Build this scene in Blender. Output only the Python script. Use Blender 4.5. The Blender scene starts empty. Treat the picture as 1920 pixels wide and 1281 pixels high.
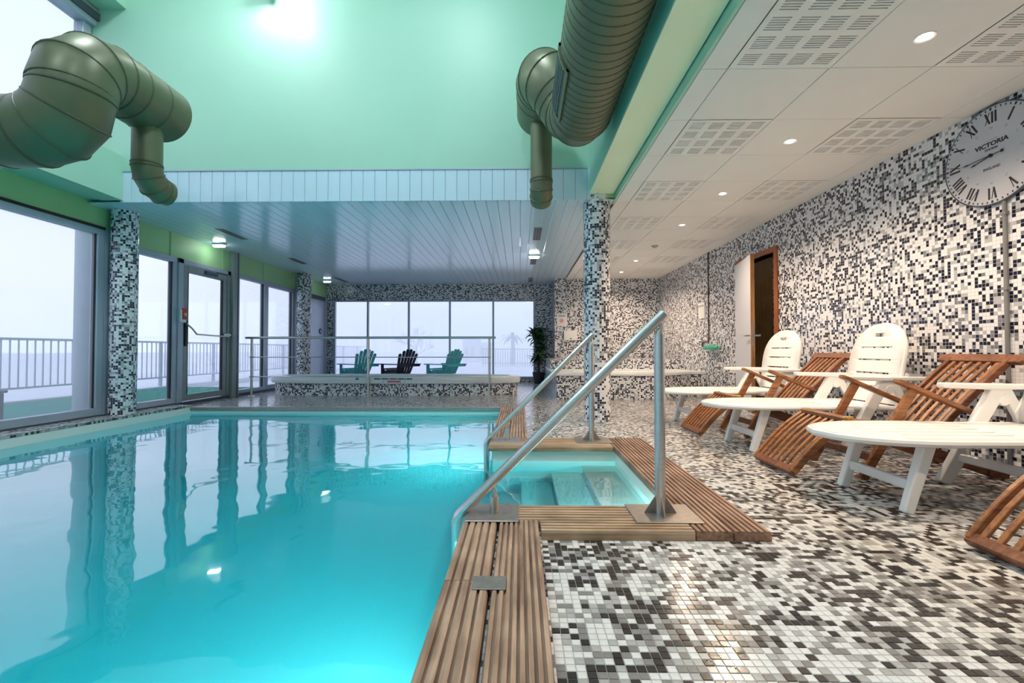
import bpy, math, random
import numpy as np
from mathutils import Matrix, Vector
random.seed(7); rng = np.random.default_rng(11)
SC = bpy.context.scene
COL = SC.collection
PI = math.pi

# ------------------------------------------------------------------ camera, sky, exposure
cd = bpy.data.cameras.new('camera'); cam = bpy.data.objects.new('camera', cd); COL.objects.link(cam)
cd.sensor_width = 36; cd.lens = 16; cd.clip_start = .02; cd.clip_end = 400
cam.location = (0, 0, .8); cam.rotation_euler = (math.radians(90 + 1.108), 0, math.radians(1.007))
SC.camera = cam
vs = SC.view_settings
vs.view_transform = 'Standard'; vs.look = 'None'; vs.gamma = 1; vs.exposure = 0.42; vs.use_curve_mapping = False
W = bpy.data.worlds.new('sky'); SC.world = W; W.use_nodes = True
nt = W.node_tree; nt.nodes.clear()
wo = nt.nodes.new('ShaderNodeOutputWorld'); wb = nt.nodes.new('ShaderNodeBackground')
wt = nt.nodes.new('ShaderNodeTexCoord'); ws = nt.nodes.new('ShaderNodeSeparateXYZ'); wr = nt.nodes.new('ShaderNodeValToRGB')
wr.color_ramp.elements[0].position = 0.0; wr.color_ramp.elements[0].color = (.66, .76, 1.0, 1)
wr.color_ramp.elements[1].position = .6; wr.color_ramp.elements[1].color = (.62, .73, 1.0, 1)
e = wr.color_ramp.elements.new(.12); e.color = (.74, .80, 1.0, 1)
nt.links.new(wt.outputs['Generated'], ws.inputs[0]); nt.links.new(ws.outputs['Z'], wr.inputs[0])
nt.links.new(wr.outputs[0], wb.inputs[0]); nt.links.new(wb.outputs[0], wo.inputs[0])
wb.inputs[1].default_value = 1.08
SKY = wb
cy = SC.cycles
cy.max_bounces = 10; cy.diffuse_bounces = 5; cy.glossy_bounces = 4; cy.transmission_bounces = 6; cy.transparent_max_bounces = 16
cy.volume_bounces = 4; cy.caustics_reflective = False; cy.caustics_refractive = True
cy.sample_clamp_indirect = 6.0; cy.sample_clamp_direct = 0.0; cy.blur_glossy = .3
cy.use_denoising = True; cy.use_adaptive_sampling = True; cy.adaptive_threshold = .015
SPOT_W = 98.0      # each right-hand downlight
HALL_FILL_W = 36.0      # each fill lamp added to the high hall
POOL_FILL_W = 23.0      # each underwater lamp added to brighten the pool
GLOW_W = 16.0      # wall lamp on the green wall

# ------------------------------------------------------------------ materials
M = {}
def mat(name, col=(.8, .8, .8), rough=.5, metal=0., spec=.5, var=0., vscale=8., bump=0., bscale=60., stretch=None, col2=None, coat=0.):
    m = bpy.data.materials.new(name); m.use_nodes = True; n = m.node_tree; b = n.nodes['Principled BSDF']
    b.inputs['Roughness'].default_value = rough; b.inputs['Metallic'].default_value = metal
    b.inputs['Specular IOR Level'].default_value = spec; b.inputs['Coat Weight'].default_value = coat
    b.inputs['Base Color'].default_value = (*col, 1)
    if var or col2 or bump:
        tc = n.nodes.new('ShaderNodeTexCoord'); mp = n.nodes.new('ShaderNodeMapping')
        n.links.new(tc.outputs['Object'], mp.inputs[0])
        if stretch: mp.inputs['Scale'].default_value = stretch
        nz = n.nodes.new('ShaderNodeTexNoise'); nz.inputs['Scale'].default_value = vscale; nz.inputs['Detail'].default_value = 4
        n.links.new(mp.outputs[0], nz.inputs['Vector'])
        if var or col2:
            r = n.nodes.new('ShaderNodeValToRGB')
            c2 = col2 or tuple(min(1, c * (1 + var)) for c in col); c1 = col if col2 else tuple(c * (1 - var) for c in col)
            r.color_ramp.elements[0].position = .32; r.color_ramp.elements[1].position = .68
            r.color_ramp.elements[0].color = (*c1, 1); r.color_ramp.elements[1].color = (*c2, 1)
            n.links.new(nz.outputs['Fac'], r.inputs[0]); n.links.new(r.outputs[0], b.inputs['Base Color'])
        if bump:
            nb = n.nodes.new('ShaderNodeTexNoise'); nb.inputs['Scale'].default_value = bscale; nb.inputs['Detail'].default_value = 3
            n.links.new(mp.outputs[0], nb.inputs['Vector'])
            bp = n.nodes.new('ShaderNodeBump'); bp.inputs['Strength'].default_value = bump; bp.inputs['Distance'].default_value = .01
            n.links.new(nb.outputs['Fac'], bp.inputs['Height']); n.links.new(bp.outputs[0], b.inputs['Normal'])
    M[name] = m; return m

def wood(name, dark, light, axis, rough=.55, fine=1.0):
    """streaked timber, grain along the given local axis"""
    m = bpy.data.materials.new(name); m.use_nodes = True; n = m.node_tree; b = n.nodes['Principled BSDF']
    tc = n.nodes.new('ShaderNodeTexCoord'); oi = n.nodes.new('ShaderNodeObjectInfo')
    ad = n.nodes.new('ShaderNodeVectorMath'); ad.operation = 'ADD'
    sc = n.nodes.new('ShaderNodeVectorMath'); sc.operation = 'SCALE'; sc.inputs['Scale'].default_value = 7.
    cb = n.nodes.new('ShaderNodeCombineXYZ')
    for i in range(3): n.links.new(oi.outputs['Random'], cb.inputs[i])
    n.links.new(cb.outputs[0], sc.inputs[0]); n.links.new(tc.outputs['Object'], ad.inputs[0]); n.links.new(sc.outputs[0], ad.inputs[1])
    mp = n.nodes.new('ShaderNodeMapping'); s = [55 * fine] * 3; s['xyz'.index(axis)] = 3.0
    mp.inputs['Scale'].default_value = s; n.links.new(ad.outputs[0], mp.inputs[0])
    nz = n.nodes.new('ShaderNodeTexNoise'); nz.inputs['Scale'].default_value = 1.; nz.inputs['Detail'].default_value = 5
    n.links.new(mp.outputs[0], nz.inputs['Vector'])
    n2 = n.nodes.new('ShaderNodeTexNoise'); n2.inputs['Scale'].default_value = 5.; n2.inputs['Detail'].default_value = 3
    n.links.new(ad.outputs[0], n2.inputs['Vector'])
    mx = n.nodes.new('ShaderNodeMath'); mx.operation = 'MULTIPLY_ADD'; mx.inputs[1].default_value = .55
    h = n.nodes.new('ShaderNodeMath'); h.operation = 'MULTIPLY'; h.inputs[1].default_value = .45
    n.links.new(n2.outputs['Fac'], h.inputs[0]); n.links.new(nz.outputs['Fac'], mx.inputs[0]); n.links.new(h.outputs[0], mx.inputs[2])
    r = n.nodes.new('ShaderNodeValToRGB'); r.color_ramp.elements[0].position = .36; r.color_ramp.elements[1].position = .62
    r.color_ramp.elements[0].color = (*dark, 1); r.color_ramp.elements[1].color = (*light, 1)
    n.links.new(mx.outputs[0], r.inputs[0]); n.links.new(r.outputs[0], b.inputs['Base Color'])
    b.inputs['Roughness'].default_value = rough
    bp = n.nodes.new('ShaderNodeBump'); bp.inputs['Strength'].default_value = .25; bp.inputs['Distance'].default_value = .004
    n.links.new(nz.outputs['Fac'], bp.inputs['Height']); n.links.new(bp.outputs[0], b.inputs['Normal'])
    M[name] = m

PITCH = .0253
WALL_PAL = [(.45, (.82, .82, .85)), (.60, (.46, .47, .50)), (.715, (.20, .21, .24)), (1.0, (.012, .013, .032))]
FLOOR_PAL = [(.345, (.72, .71, .70)), (.55, (.42, .41, .40)), (.73, (.24, .225, .215)), (1.0, (.036, .029, .027))]
def mosaic(name, pal, rough=.16, grout=(.50, .50, .50)):
    m = bpy.data.materials.new(name); m.use_nodes = True; n = m.node_tree; b = n.nodes['Principled BSDF']
    L = n.links.new
    uv = n.nodes.new('ShaderNodeUVMap'); uv.uv_map = 'UVMap'
    sc = n.nodes.new('ShaderNodeVectorMath'); sc.operation = 'SCALE'; sc.inputs['Scale'].default_value = 1 / PITCH; L(uv.outputs[0], sc.inputs[0])
    fl = n.nodes.new('ShaderNodeVectorMath'); fl.operation = 'FLOOR'; L(sc.outputs[0], fl.inputs[0])
    fr = n.nodes.new('ShaderNodeVectorMath'); fr.operation = 'FRACTION'; L(sc.outputs[0], fr.inputs[0])
    wn = n.nodes.new('ShaderNodeTexWhiteNoise'); wn.noise_dimensions = '2D'; L(fl.outputs[0], wn.inputs['Vector'])
    nz = n.nodes.new('ShaderNodeTexNoise'); nz.inputs['Scale'].default_value = .23; nz.inputs['Detail'].default_value = 1; L(fl.outputs[0], nz.inputs['Vector'])
    ma = n.nodes.new('ShaderNodeMath'); ma.operation = 'MULTIPLY_ADD'; ma.inputs[1].default_value = .5; ma.inputs[2].default_value = -.25; L(nz.outputs['Fac'], ma.inputs[0])
    ad = n.nodes.new('ShaderNodeMath'); ad.operation = 'ADD'; ad.use_clamp = True; L(wn.outputs['Value'], ad.inputs[0]); L(ma.outputs[0], ad.inputs[1])
    r = n.nodes.new('ShaderNodeValToRGB'); r.color_ramp.interpolation = 'CONSTANT'
    el = r.color_ramp.elements; el[0].position = 0; el[0].color = (*pal[0][1], 1); el[1].position = pal[0][0]; el[1].color = (*pal[1][1], 1)
    for i in range(1, len(pal) - 1):
        q = el.new(pal[i][0]); q.color = (*pal[i + 1][1], 1)
    L(ad.outputs[0], r.inputs[0])
    sp = n.nodes.new('ShaderNodeSeparateXYZ'); L(fr.outputs[0], sp.inputs[0])
    ds = []
    for ax in 'XY':
        s1 = n.nodes.new('ShaderNodeMath'); s1.operation = 'SUBTRACT'; s1.inputs[1].default_value = .5; L(sp.outputs[ax], s1.inputs[0])
        a1 = n.nodes.new('ShaderNodeMath'); a1.operation = 'ABSOLUTE'; L(s1.outputs[0], a1.inputs[0]); ds.append(a1)
    mxn = n.nodes.new('ShaderNodeMath'); mxn.operation = 'MAXIMUM'; L(ds[0].outputs[0], mxn.inputs[0]); L(ds[1].outputs[0], mxn.inputs[1])
    g = n.nodes.new('ShaderNodeMapRange'); g.inputs['From Min'].default_value = .44; g.inputs['From Max'].default_value = .475; L(mxn.outputs[0], g.inputs['Value'])
    mc = n.nodes.new('ShaderNodeMix'); mc.data_type = 'RGBA'; L(g.outputs[0], mc.inputs[0]); L(r.outputs[0], mc.inputs[6]); mc.inputs[7].default_value = (*grout, 1)
    L(mc.outputs[2], b.inputs['Base Color'])
    mr = n.nodes.new('ShaderNodeMapRange'); mr.inputs['To Min'].default_value = rough; mr.inputs['To Max'].default_value = .75; L(g.outputs[0], mr.inputs['Value']); L(mr.outputs[0], b.inputs['Roughness'])
    bp = n.nodes.new('ShaderNodeBump'); bp.invert = True; bp.inputs['Strength'].default_value = .35; bp.inputs['Distance'].default_value = .0012
    L(g.outputs[0], bp.inputs['Height']); L(bp.outputs[0], b.inputs['Normal'])
    M[name] = m
mosaic('mosaic_wall', WALL_PAL); mosaic('mosaic_floor', FLOOR_PAL, .13, (.36, .36, .36))
for i, (_, c) in enumerate(FLOOR_PAL): mat('floor_tile_%d' % i, c, .18, var=.08, vscale=40)
mat('grout', (.36, .36, .36), .85, var=.1, vscale=60)
mat('green_paint', (.38, .63, .485), .45, var=.02, vscale=1.5)
mat('green_lit_below', (.86, .90, .62), .5, var=.02, vscale=1.5)  # beam underside: light from below put into the paint colour
mat('groove', (.66, .66, .66), .5)
mat('dark_print', (.12, .12, .13), .6)
mat('lime_paint', (.36, .60, .30), .5, var=.03, vscale=1.5)
mat('white_paint', (.82, .82, .80), .55, var=.02, vscale=2)
mat('ceiling_white', (.83, .81, .78), .75, var=.015, vscale=3)
mat('slot_dark', (.27, .24, .20), .9)
mat('pvc', (.60, .73, .83), .16, var=.03, vscale=2, stretch=(6, .3, 1))
mat('aluminium', (.42, .47, .56), .38, .25, var=.05, vscale=3)
mat('aluminium_dark', (.09, .10, .13), .4, .3, var=.05)
mat('aluminium_green', (.26, .31, .31), .4, .25, var=.05)
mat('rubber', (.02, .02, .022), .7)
mat('steel', (.62, .62, .61), .28, 1., var=.05, vscale=20, stretch=(1, 1, 8))
mat('steel_plate', (.33, .29, .26), .38, .7, var=.12, vscale=30)
mat('duct', (.145, .15, .085), .42, .35, var=.08, vscale=2.5)
mat('duct_seam', (.10, .105, .06), .45, .35)
mat('white_plastic', (.83, .83, .82), .35, var=.015, vscale=5)
mat('gap_dark', (.05, .05, .05), .8)
mat('tub_white', (.80, .83, .84), .2, var=.01)
mat('tub_water', (.30, .55, .62), .06)
mat('liner', (.90, .91, .84), .5, var=.02, vscale=1.)
mat('tread', (.95, .93, .86), .5, var=.02)
mat('riser', (.30, .54, .57), .5, var=.02)
mat('teal_chair', (.13, .62, .66), .45, var=.06)
mat('plum_chair', (.035, .03, .06), .45, var=.06)
mat('leaf', (.012, .05, .022), .45, col2=(.03, .10, .04), vscale=9)
mat('trunk', (.06, .045, .03), .9, var=.3, vscale=20)
mat('pot', (.03, .03, .035), .5)
mat('door_frame', (.30, .10, .045), .45, var=.15, vscale=6)
mat('door_white', (.66, .67, .72), .45)
mat('black', (.012, .012, .013), .4)
mat('red', (.55, .03, .05), .4)
mat('pink', (.75, .35, .42), .5)
mat('yellow', (.8, .55, .08), .4)
mat('blue_print', (.03, .12, .25), .5)
mat('teal_print', (.03, .25, .25), .5)
mat('grey_print', (.42, .42, .44), .6)
mat('clock_face', (.56, .56, .61), .5, var=.04, vscale=6)
mat('brass', (.55, .42, .08), .35, .6)
mat('green_plastic', (.02, .42, .27), .35)
mat('brown_pipe', (.10, .05, .04), .5)
mat('grey_pipe', (.22, .22, .22), .5)
mat('turf', (.012, .24, .17), .9, var=.25, vscale=30, bump=.6, bscale=200)
mat('terrace', (.70, .71, .74), .8, var=.05, vscale=1.2)
mat('fence_metal', (.50, .53, .60), .5)
mat('outer_column', (.55, .58, .66), .6, var=.05)
mat('twig', (.16, .16, .17), .9)
mat('far_leaf', (.10, .16, .15), .8)
mat('far_wall', (.34, .36, .42), .8)
mat('clear_plastic', (.75, .75, .75), .2)
wood('deck_y', (.19, .105, .065), (.50, .335, .235), 'y', .6)
wood('deck_x', (.25, .15, .08), (.50, .36, .24), 'x', .6)
wood('deck_red', (.16, .075, .042), (.40, .235, .155), 'y', .55)
wood('teak', (.13, .046, .017), (.40, .165, .060), 'x', .42)
wood('teak_dark', (.10, .032, .014), (.28, .10, .042), 'x', .42)
wood('oak', (.20, .085, .025), (.42, .21, .075), 'z', .45)
wood('brown_panel', (.22, .11, .035), (.36, .20, .07), 'z', .5)

def emit(name, col, s):
    m = bpy.data.materials.new(name); m.use_nodes = True; n = m.node_tree; n.nodes.clear()
    o = n.nodes.new('ShaderNodeOutputMaterial'); em = n.nodes.new('ShaderNodeEmission')
    em.inputs[0].default_value = (*col, 1); em.inputs[1].default_value = s; n.links.new(em.outputs[0], o.inputs[0]); M[name] = m
emit('lamp_warm', (1, .9, .75), 14); emit('lamp_cool', (.9, 1, .97), 28); emit('lamp_added', (.85, .93, 1), 6); emit('lamp_green', (.8, 1, .95), 6)

def glass_mat(name, haze=0., tint=(1, 1, 1)):
    m = bpy.data.materials.new(name); m.use_nodes = True; n = m.node_tree; n.nodes.clear(); L = n.links.new
    o = n.nodes.new('ShaderNodeOutputMaterial'); t = n.nodes.new('ShaderNodeBsdfTransparent'); t.inputs[0].default_value = (*tint, 1)
    gl = n.nodes.new('ShaderNodeBsdfGlossy'); gl.inputs['Roughness'].default_value = .02
    fr = n.nodes.new('ShaderNodeFresnel'); ge = n.nodes.new('ShaderNodeNewGeometry'); mr = n.nodes.new('ShaderNodeMapRange')
    mr.inputs['To Min'].default_value = 1.45; mr.inputs['To Max'].default_value = 1 / 1.45; L(ge.outputs['Backfacing'], mr.inputs['Value']); L(mr.outputs[0], fr.inputs[0])
    mx = n.nodes.new('ShaderNodeMixShader'); L(fr.outputs[0], mx.inputs[0]); L(t.outputs[0], mx.inputs[1]); L(gl.outputs[0], mx.inputs[2])
    out = mx
    if haze:
        tl = n.nodes.new('ShaderNodeBsdfTranslucent'); tl.inputs[0].default_value = (.95, .97, 1, 1)
        m2 = n.nodes.new('ShaderNodeMixShader'); mh_ = n.nodes.new('ShaderNodeMapRange'); mh_.inputs['To Min'].default_value = haze; mh_.inputs['To Max'].default_value = 0; L(ge.outputs['Backfacing'], mh_.inputs['Value']); L(mh_.outputs[0], m2.inputs[0]); L(mx.outputs[0], m2.inputs[1]); L(tl.outputs[0], m2.inputs[2]); out = m2
    L(out.outputs[0], o.inputs[0]); M[name] = m
glass_mat('glass', .06); glass_mat('steamed_glass', .27)

def water_mat():
    m = bpy.data.materials.new('water'); m.use_nodes = True; n = m.node_tree; n.nodes.clear(); L = n.links.new
    o = n.nodes.new('ShaderNodeOutputMaterial'); t = n.nodes.new('ShaderNodeBsdfRefraction'); t.inputs['IOR'].default_value = 1.33; t.inputs['Roughness'].default_value = 0
    gl = n.nodes.new('ShaderNodeBsdfGlossy'); gl.inputs['Roughness'].default_value = .03
    tc = n.nodes.new('ShaderNodeTexCoord')
    n1 = n.nodes.new('ShaderNodeTexNoise'); n1.inputs['Scale'].default_value = 2.2; n1.inputs['Detail'].default_value = 2
    L(tc.outputs['Object'], n1.inputs['Vector'])
    bp = n.nodes.new('ShaderNodeBump'); bp.inputs['Strength'].default_value = .10; bp.inputs['Distance'].default_value = .05
    L(n1.outputs['Fac'], bp.inputs['Height']); L(bp.outputs[0], gl.inputs['Normal'])
    fr = n.nodes.new('ShaderNodeFresnel'); fr.inputs[0].default_value = 1.33; L(bp.outputs[0], fr.inputs['Normal'])
    m8 = n.nodes.new('ShaderNodeMath'); m8.operation = 'MULTIPLY'; m8.inputs[1].default_value = 2.1; L(fr.outputs[0], m8.inputs[0])
    mu = n.nodes.new('ShaderNodeMath'); mu.operation = 'MINIMUM'; mu.inputs[1].default_value = .62; L(m8.outputs[0], mu.inputs[0])
    mx = n.nodes.new('ShaderNodeMixShader'); L(mu.outputs[0], mx.inputs[0]); L(t.outputs[0], mx.inputs[1]); L(gl.outputs[0], mx.inputs[2])
    L(mx.outputs[0], o.inputs['Surface'])
    va = n.nodes.new('ShaderNodeVolumeAbsorption'); va.inputs['Color'].default_value = (0, .935, .995, 1); va.inputs['Density'].default_value = 1.0
    L(va.outputs[0], o.inputs['Volume']); M['water'] = m
water_mat()

# ------------------------------------------------------------------ mesh helpers
WLD = {}
def tag(o, label=None, cat=None, group=None, kind=None):
    if label: o['label'] = label
    if cat: o['category'] = cat
    if group: o['group'] = group
    if kind: o['kind'] = kind
    return o
def empty(name, loc=(0, 0, 0), rz=0., label=None, cat=None, group=None, kind=None, world=False):
    o = bpy.data.objects.new(name, None); COL.objects.link(o); o.empty_display_size = .1
    o.location = loc; o.rotation_euler = (0, 0, rz)
    if world: WLD[o] = Vector(loc)
    return tag(o, label, cat, group, kind)
def children_of(o): return [c for c in COL.objects if c.parent == o]
def copy_tree(o, parent=None):
    c = o.copy(); COL.objects.link(c); c.parent = parent
    for ch in list(o.children): copy_tree(ch, c)
    return c
class MB:
    def __init__(s): s.v = []; s.f = []; s.uv = None; s.mi = None
    def add(s, vs, fs):
        n = len(s.v); s.v += [tuple(p) for p in vs]; s.f += [tuple(i + n for i in f) for f in fs]; return s
    def box(s, x0, x1, y0, y1, z0, z1):
        return s.add([(x0, y0, z0), (x1, y0, z0), (x1, y1, z0), (x0, y1, z0), (x0, y0, z1), (x1, y0, z1), (x1, y1, z1), (x0, y1, z1)],
                     [(0, 3, 2, 1), (4, 5, 6, 7), (0, 1, 5, 4), (1, 2, 6, 5), (2, 3, 7, 6), (3, 0, 4, 7)])
    def bar(s, a, b, w, h, side=(0, 1, 0), w2=None, h2=None):
        """tapered bar from a to b; w across `side`, h across the third axis"""
        a = Vector(a); b = Vector(b); d = (b - a).normalized(); sd = Vector(side); sd = (sd - d * sd.dot(d)).normalized(); up = d.cross(sd)
        w2 = w2 or w; h2 = h2 or h; P = []
        for p, ww, hh in ((a, w, h), (b, w2, h2)):
            for i, j in ((-1, -1), (1, -1), (1, 1), (-1, 1)): P.append(p + sd * (i * ww / 2) + up * (j * hh / 2))
        return s.add(P, [(0, 3, 2, 1), (4, 5, 6, 7), (0, 1, 5, 4), (1, 2, 6, 5), (2, 3, 7, 6), (3, 0, 4, 7)])
    def tube(s, path, r, n=12, caps=True, closed=False):
        path = [Vector(p) for p in path]; m = len(path); rs = r if isinstance(r, (list, tuple)) else [r] * m
        rings = []; prev = None
        for i, p in enumerate(path):
            if closed: t = path[(i + 1) % m] - path[i - 1]
            else: t = path[min(i + 1, m - 1)] - path[max(i - 1, 0)]
            t.normalize()
            if prev is None:
                u = Vector((0, 0, 1)) if abs(t.z) < .9 else Vector((1, 0, 0))
                u = (u - t * u.dot(t)).normalized()
            else: u = (prev - t * prev.dot(t)).normalized()
            prev = u; w = t.cross(u); k = 1.
            if 0 < i < m - 1 and not closed:
                c = (path[i] - path[i - 1]).normalized().dot(t); k = 1 / max(c, .6)
            rings.append([p + (u * math.cos(2 * PI * j / n) + w * math.sin(2 * PI * j / n)) * rs[i] * (k if k < 1.2 else 1.1) for j in range(n)])
        V = [q for R in rings for q in R]; Fs = []
        for i in range(m if closed else m - 1):
            a = i * n; b = ((i + 1) % m) * n
            for j in range(n): Fs.append((a + j, a + (j + 1) % n, b + (j + 1) % n, b + j))
        if caps and not closed: Fs.append(tuple(range(n - 1, -1, -1))); Fs.append(tuple((m - 1) * n + j for j in range(n)))
        return s.add(V, Fs)
    def extrude(s, poly, vec):
        n = len(poly); vec = Vector(vec); P = [Vector(p) for p in poly]
        return s.add(P + [p + vec for p in P], [tuple(range(n - 1, -1, -1)), tuple(range(n, 2 * n))] + [(i, (i + 1) % n, n + (i + 1) % n, n + i) for i in range(n)])
    def lathe(s, prof, c=(0, 0, 0), n=24, axis='z', caps=True):
        V = []
        for r, h in prof:
            for j in range(n):
                a = 2 * PI * j / n; x, y = r * math.cos(a), r * math.sin(a)
                p = {'z': (x, y, h), 'x': (h, x, y), 'y': (y, h, x)}[axis]
                V.append((c[0] + p[0], c[1] + p[1], c[2] + p[2]))
        m = len(prof)
        Fs = [(i * n + j, i * n + (j + 1) % n, (i + 1) * n + (j + 1) % n, (i + 1) * n + j) for i in range(m - 1) for j in range(n)]
        if caps: Fs += [tuple(range(n - 1, -1, -1)), tuple((m - 1) * n + j for j in range(n))]
        return s.add(V, Fs)
    def mesh(s, name, smooth=False, uv=None, off=(0, 0, 0)):
        me = bpy.data.meshes.new(name)
        ox, oy, oz = off
        me.from_pydata([(x - ox, y - oy, z - oz) for x, y, z in s.v], [], s.f)
        if uv == 'box':
            ul = me.uv_layers.new(name='UVMap')
            for p in me.polygons:
                nx, ny, nz = (abs(c) for c in p.normal)
                for li in p.loop_indices:
                    x, y, z = s.v[me.loops[li].vertex_index]
                    ul.data[li].uv = (x, y) if nz >= max(nx, ny) else ((y + 31.1, z) if nx >= ny else (x + 17.7, z))
        elif uv is not None:
            ul = me.uv_layers.new(name='UVMap')
            for li, l in enumerate(me.loops): ul.data[li].uv = uv(s.v[l.vertex_index], li)
        if smooth:
            me.polygons.foreach_set('use_smooth', [True] * len(me.polygons)); me.set_sharp_from_angle(angle=math.radians(35))
        return me
    def build(s, name, m, parent=None, smooth=False, uv=None, bevel=0., loc=None, label=None, cat=None, group=None, kind=None, seg=1):
        off = WLD.get(parent, (0, 0, 0)) if parent else (loc or (0, 0, 0))
        me = s.mesh(name, smooth, uv, off)
        me.materials.append(M[m] if isinstance(m, str) else m)
        return link(name, me, parent, bevel, loc if not parent else None, label, cat, group, kind, seg)
def link(name, me, parent=None, bevel=0., loc=None, label=None, cat=None, group=None, kind=None, seg=1):
    o = bpy.data.objects.new(name, me); COL.objects.link(o)
    if parent:
        o.parent = parent
        if parent in WLD: WLD[o] = WLD[parent]
    if loc: o.location = loc
    if bevel:
        b = o.modifiers.new('bevel', 'BEVEL'); b.width = bevel; b.segments = seg; b.limit_method = 'ANGLE'
    return tag(o, label, cat, group, kind)
def text_mesh(txt, size, bold=0.):
    c = bpy.data.curves.new('t', 'FONT'); c.body = txt; c.size = size; c.align_x = 'CENTER'; c.align_y = 'CENTER'; c.extrude = .0006; c.offset = size * bold; c.resolution_u = 3
    o = bpy.data.objects.new('t', c); COL.objects.link(o); bpy.context.view_layer.update()
    me = bpy.data.meshes.new_from_object(o.evaluated_get(bpy.context.evaluated_depsgraph_get()))
    bpy.data.objects.remove(o); bpy.data.curves.remove(c); return me
def arc(c, a0, a1, r, n, ex, ey):
    c = Vector(c); ex = Vector(ex); ey = Vector(ey)
    return [c + ex * (r * math.cos(a0 + (a1 - a0) * i / n)) + ey * (r * math.sin(a0 + (a1 - a0) * i / n)) for i in range(n + 1)]

# ------------------------------------------------------------------ key dimensions
XR = 3.23           # right mosaic wall
XL = -4.95          # left glazing
YB = 11.5           # far window wall
YA = 10.65          # alcove wall
YF = 5.05           # fascia / high green wall
ZC = 2.475          # low ceilings
PX0, PX1, PY1 = -4.63, -.22, 6.35      # pool
IX1, IY0, IY1 = .76, 2.22, 3.66        # step bay
WZ = -.085
DZ = .04
NB = -3.0           # wall behind the viewpoint

# ------------------------------------------------------------------ floor and pool
fl = empty('floor', (0, 0, 0), label='black, grey and white mosaic floor around the pool', cat='floor', kind='structure', world=True)
m = MB()
def quad(mb, x0, x1, y0, y1, z): mb.add([(x0, y0, z), (x1, y0, z), (x1, y1, z), (x0, y1, z)], [(0, 1, 2, 3)])
TX0, TY0, TY1 = .09, .95, 3.0
quad(m, PX1, TX0, NB, IY0, 0); quad(m, TX0, XR, NB, TY0, 0); quad(m, TX0, IX1, 2.0, IY0, 0)
quad(m, IX1, XR, TY1, IY1, 0); quad(m, PX1, XR, IY1, PY1, 0); quad(m, XL - .1, XR, PY1, YB, 0)
m.build('mosaic_field', 'mosaic_floor', fl, uv='box')
# near tiles, each a real chip set in grout
m = MB(); quad(m, TX0, XR, TY0, 2.0, -.0018); quad(m, IX1, XR, 2.0, TY1, -.0018); m.build('grout_bed', 'grout', fl)
s = PITCH * .93; ch = .0012
def chip():
    b = MB(); h = s / 2; q = h - ch
    b.add([(-h, -h, -.003), (h, -h, -.003), (h, h, -.003), (-h, h, -.003), (-h, -h, -.0012), (h, -h, -.0012), (h, h, -.0012), (-h, h, -.0012),
           (-q, -q, 0), (q, -q, 0), (q, q, 0), (-q, q, 0)],
          [(8, 9, 10, 11)] + [(i, (i + 1) % 4, 4 + (i + 1) % 4, 4 + i) for i in range(4)] + [(4 + i, 4 + (i + 1) % 4, 8 + (i + 1) % 4, 8 + i) for i in range(4)])
    return b
nx = int((XR - TX0) / PITCH); ny = int((TY1 - TY0) / PITCH)
low = rng.random((ny // 4 + 2, nx // 4 + 2))
val = np.zeros((ny, nx)); 
for j in range(ny):
    for i in range(nx): val[j, i] = np.clip(rng.random() + (low[j // 4, i // 4] - .5) * .45, 0, .999)
th = [p[0] for p in FLOOR_PAL]
cls = np.searchsorted(th, val, side='right').clip(0, 3)
cells = []
for j in range(ny):
    for i in range(nx):
        x = TX0 + (i + .5) * PITCH; y = TY0 + (j + .5) * PITCH
        if y > 1.93 and x < 1.06: continue
        cells.append((x, y, int(cls[j, i])))
cells = [c for c in cells if c[0] < 1.18 * c[1] + .25]
inview = [c for c in cells if c[1] > 1.085 and c[0] < 1.10 * c[1] - .02]
inview.sort(key=lambda c: c[1]); single = inview[:300]; sset = set((c[0], c[1]) for c in single)
tmesh = []
for k in range(4):
    me = chip().mesh('tile'); me.materials.append(M['floor_tile_%d' % k]); tmesh.append(me)
for x, y, k in single:
    o = bpy.data.objects.new('tile', tmesh[k]); COL.objects.link(o); o.parent = fl; o.location = (x, y, random.uniform(-.0002, .0002))
rest = [c for c in cells if (c[0], c[1]) not in sset]
cb = chip(); cv = np.array(cb.v); nv = len(cv); nf = len(cb.f)
V = np.concatenate([cv + np.array([x, y, 0]) for x, y, k in rest]); F = []; mi = []
for t, (x, y, k) in enumerate(rest):
    F += [tuple(i + t * nv for i in f) for f in cb.f]; mi += [k] * nf
me = bpy.data.meshes.new('small_tiles'); me.from_pydata(V.tolist(), [], F)
for k in range(4): me.materials.append(M['floor_tile_%d' % k])
me.polygons.foreach_set('material_index', mi)
link('small_tiles', me, fl, kind='stuff')

# left ledge under the glazing
m = MB().box(XL - .1, PX0, NB, PY1 + .02, -.001, .03)
m.build('trim_1', 'mosaic_floor', uv='box', loc=(XL, 2, 0), label='narrow mosaic ledge between the pool and the window wall', cat='ledge', kind='structure')
# far pool lip
m = MB().box(PX0 - .1, PX1, PY1 - .03, PY1 + .06, -.045, .004)
m.build('trim_2', 'steel_plate', bevel=.006, loc=(-2.4, PY1, 0), label='dark slab edge along the far end of the pool', cat='edging', kind='structure')

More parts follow.
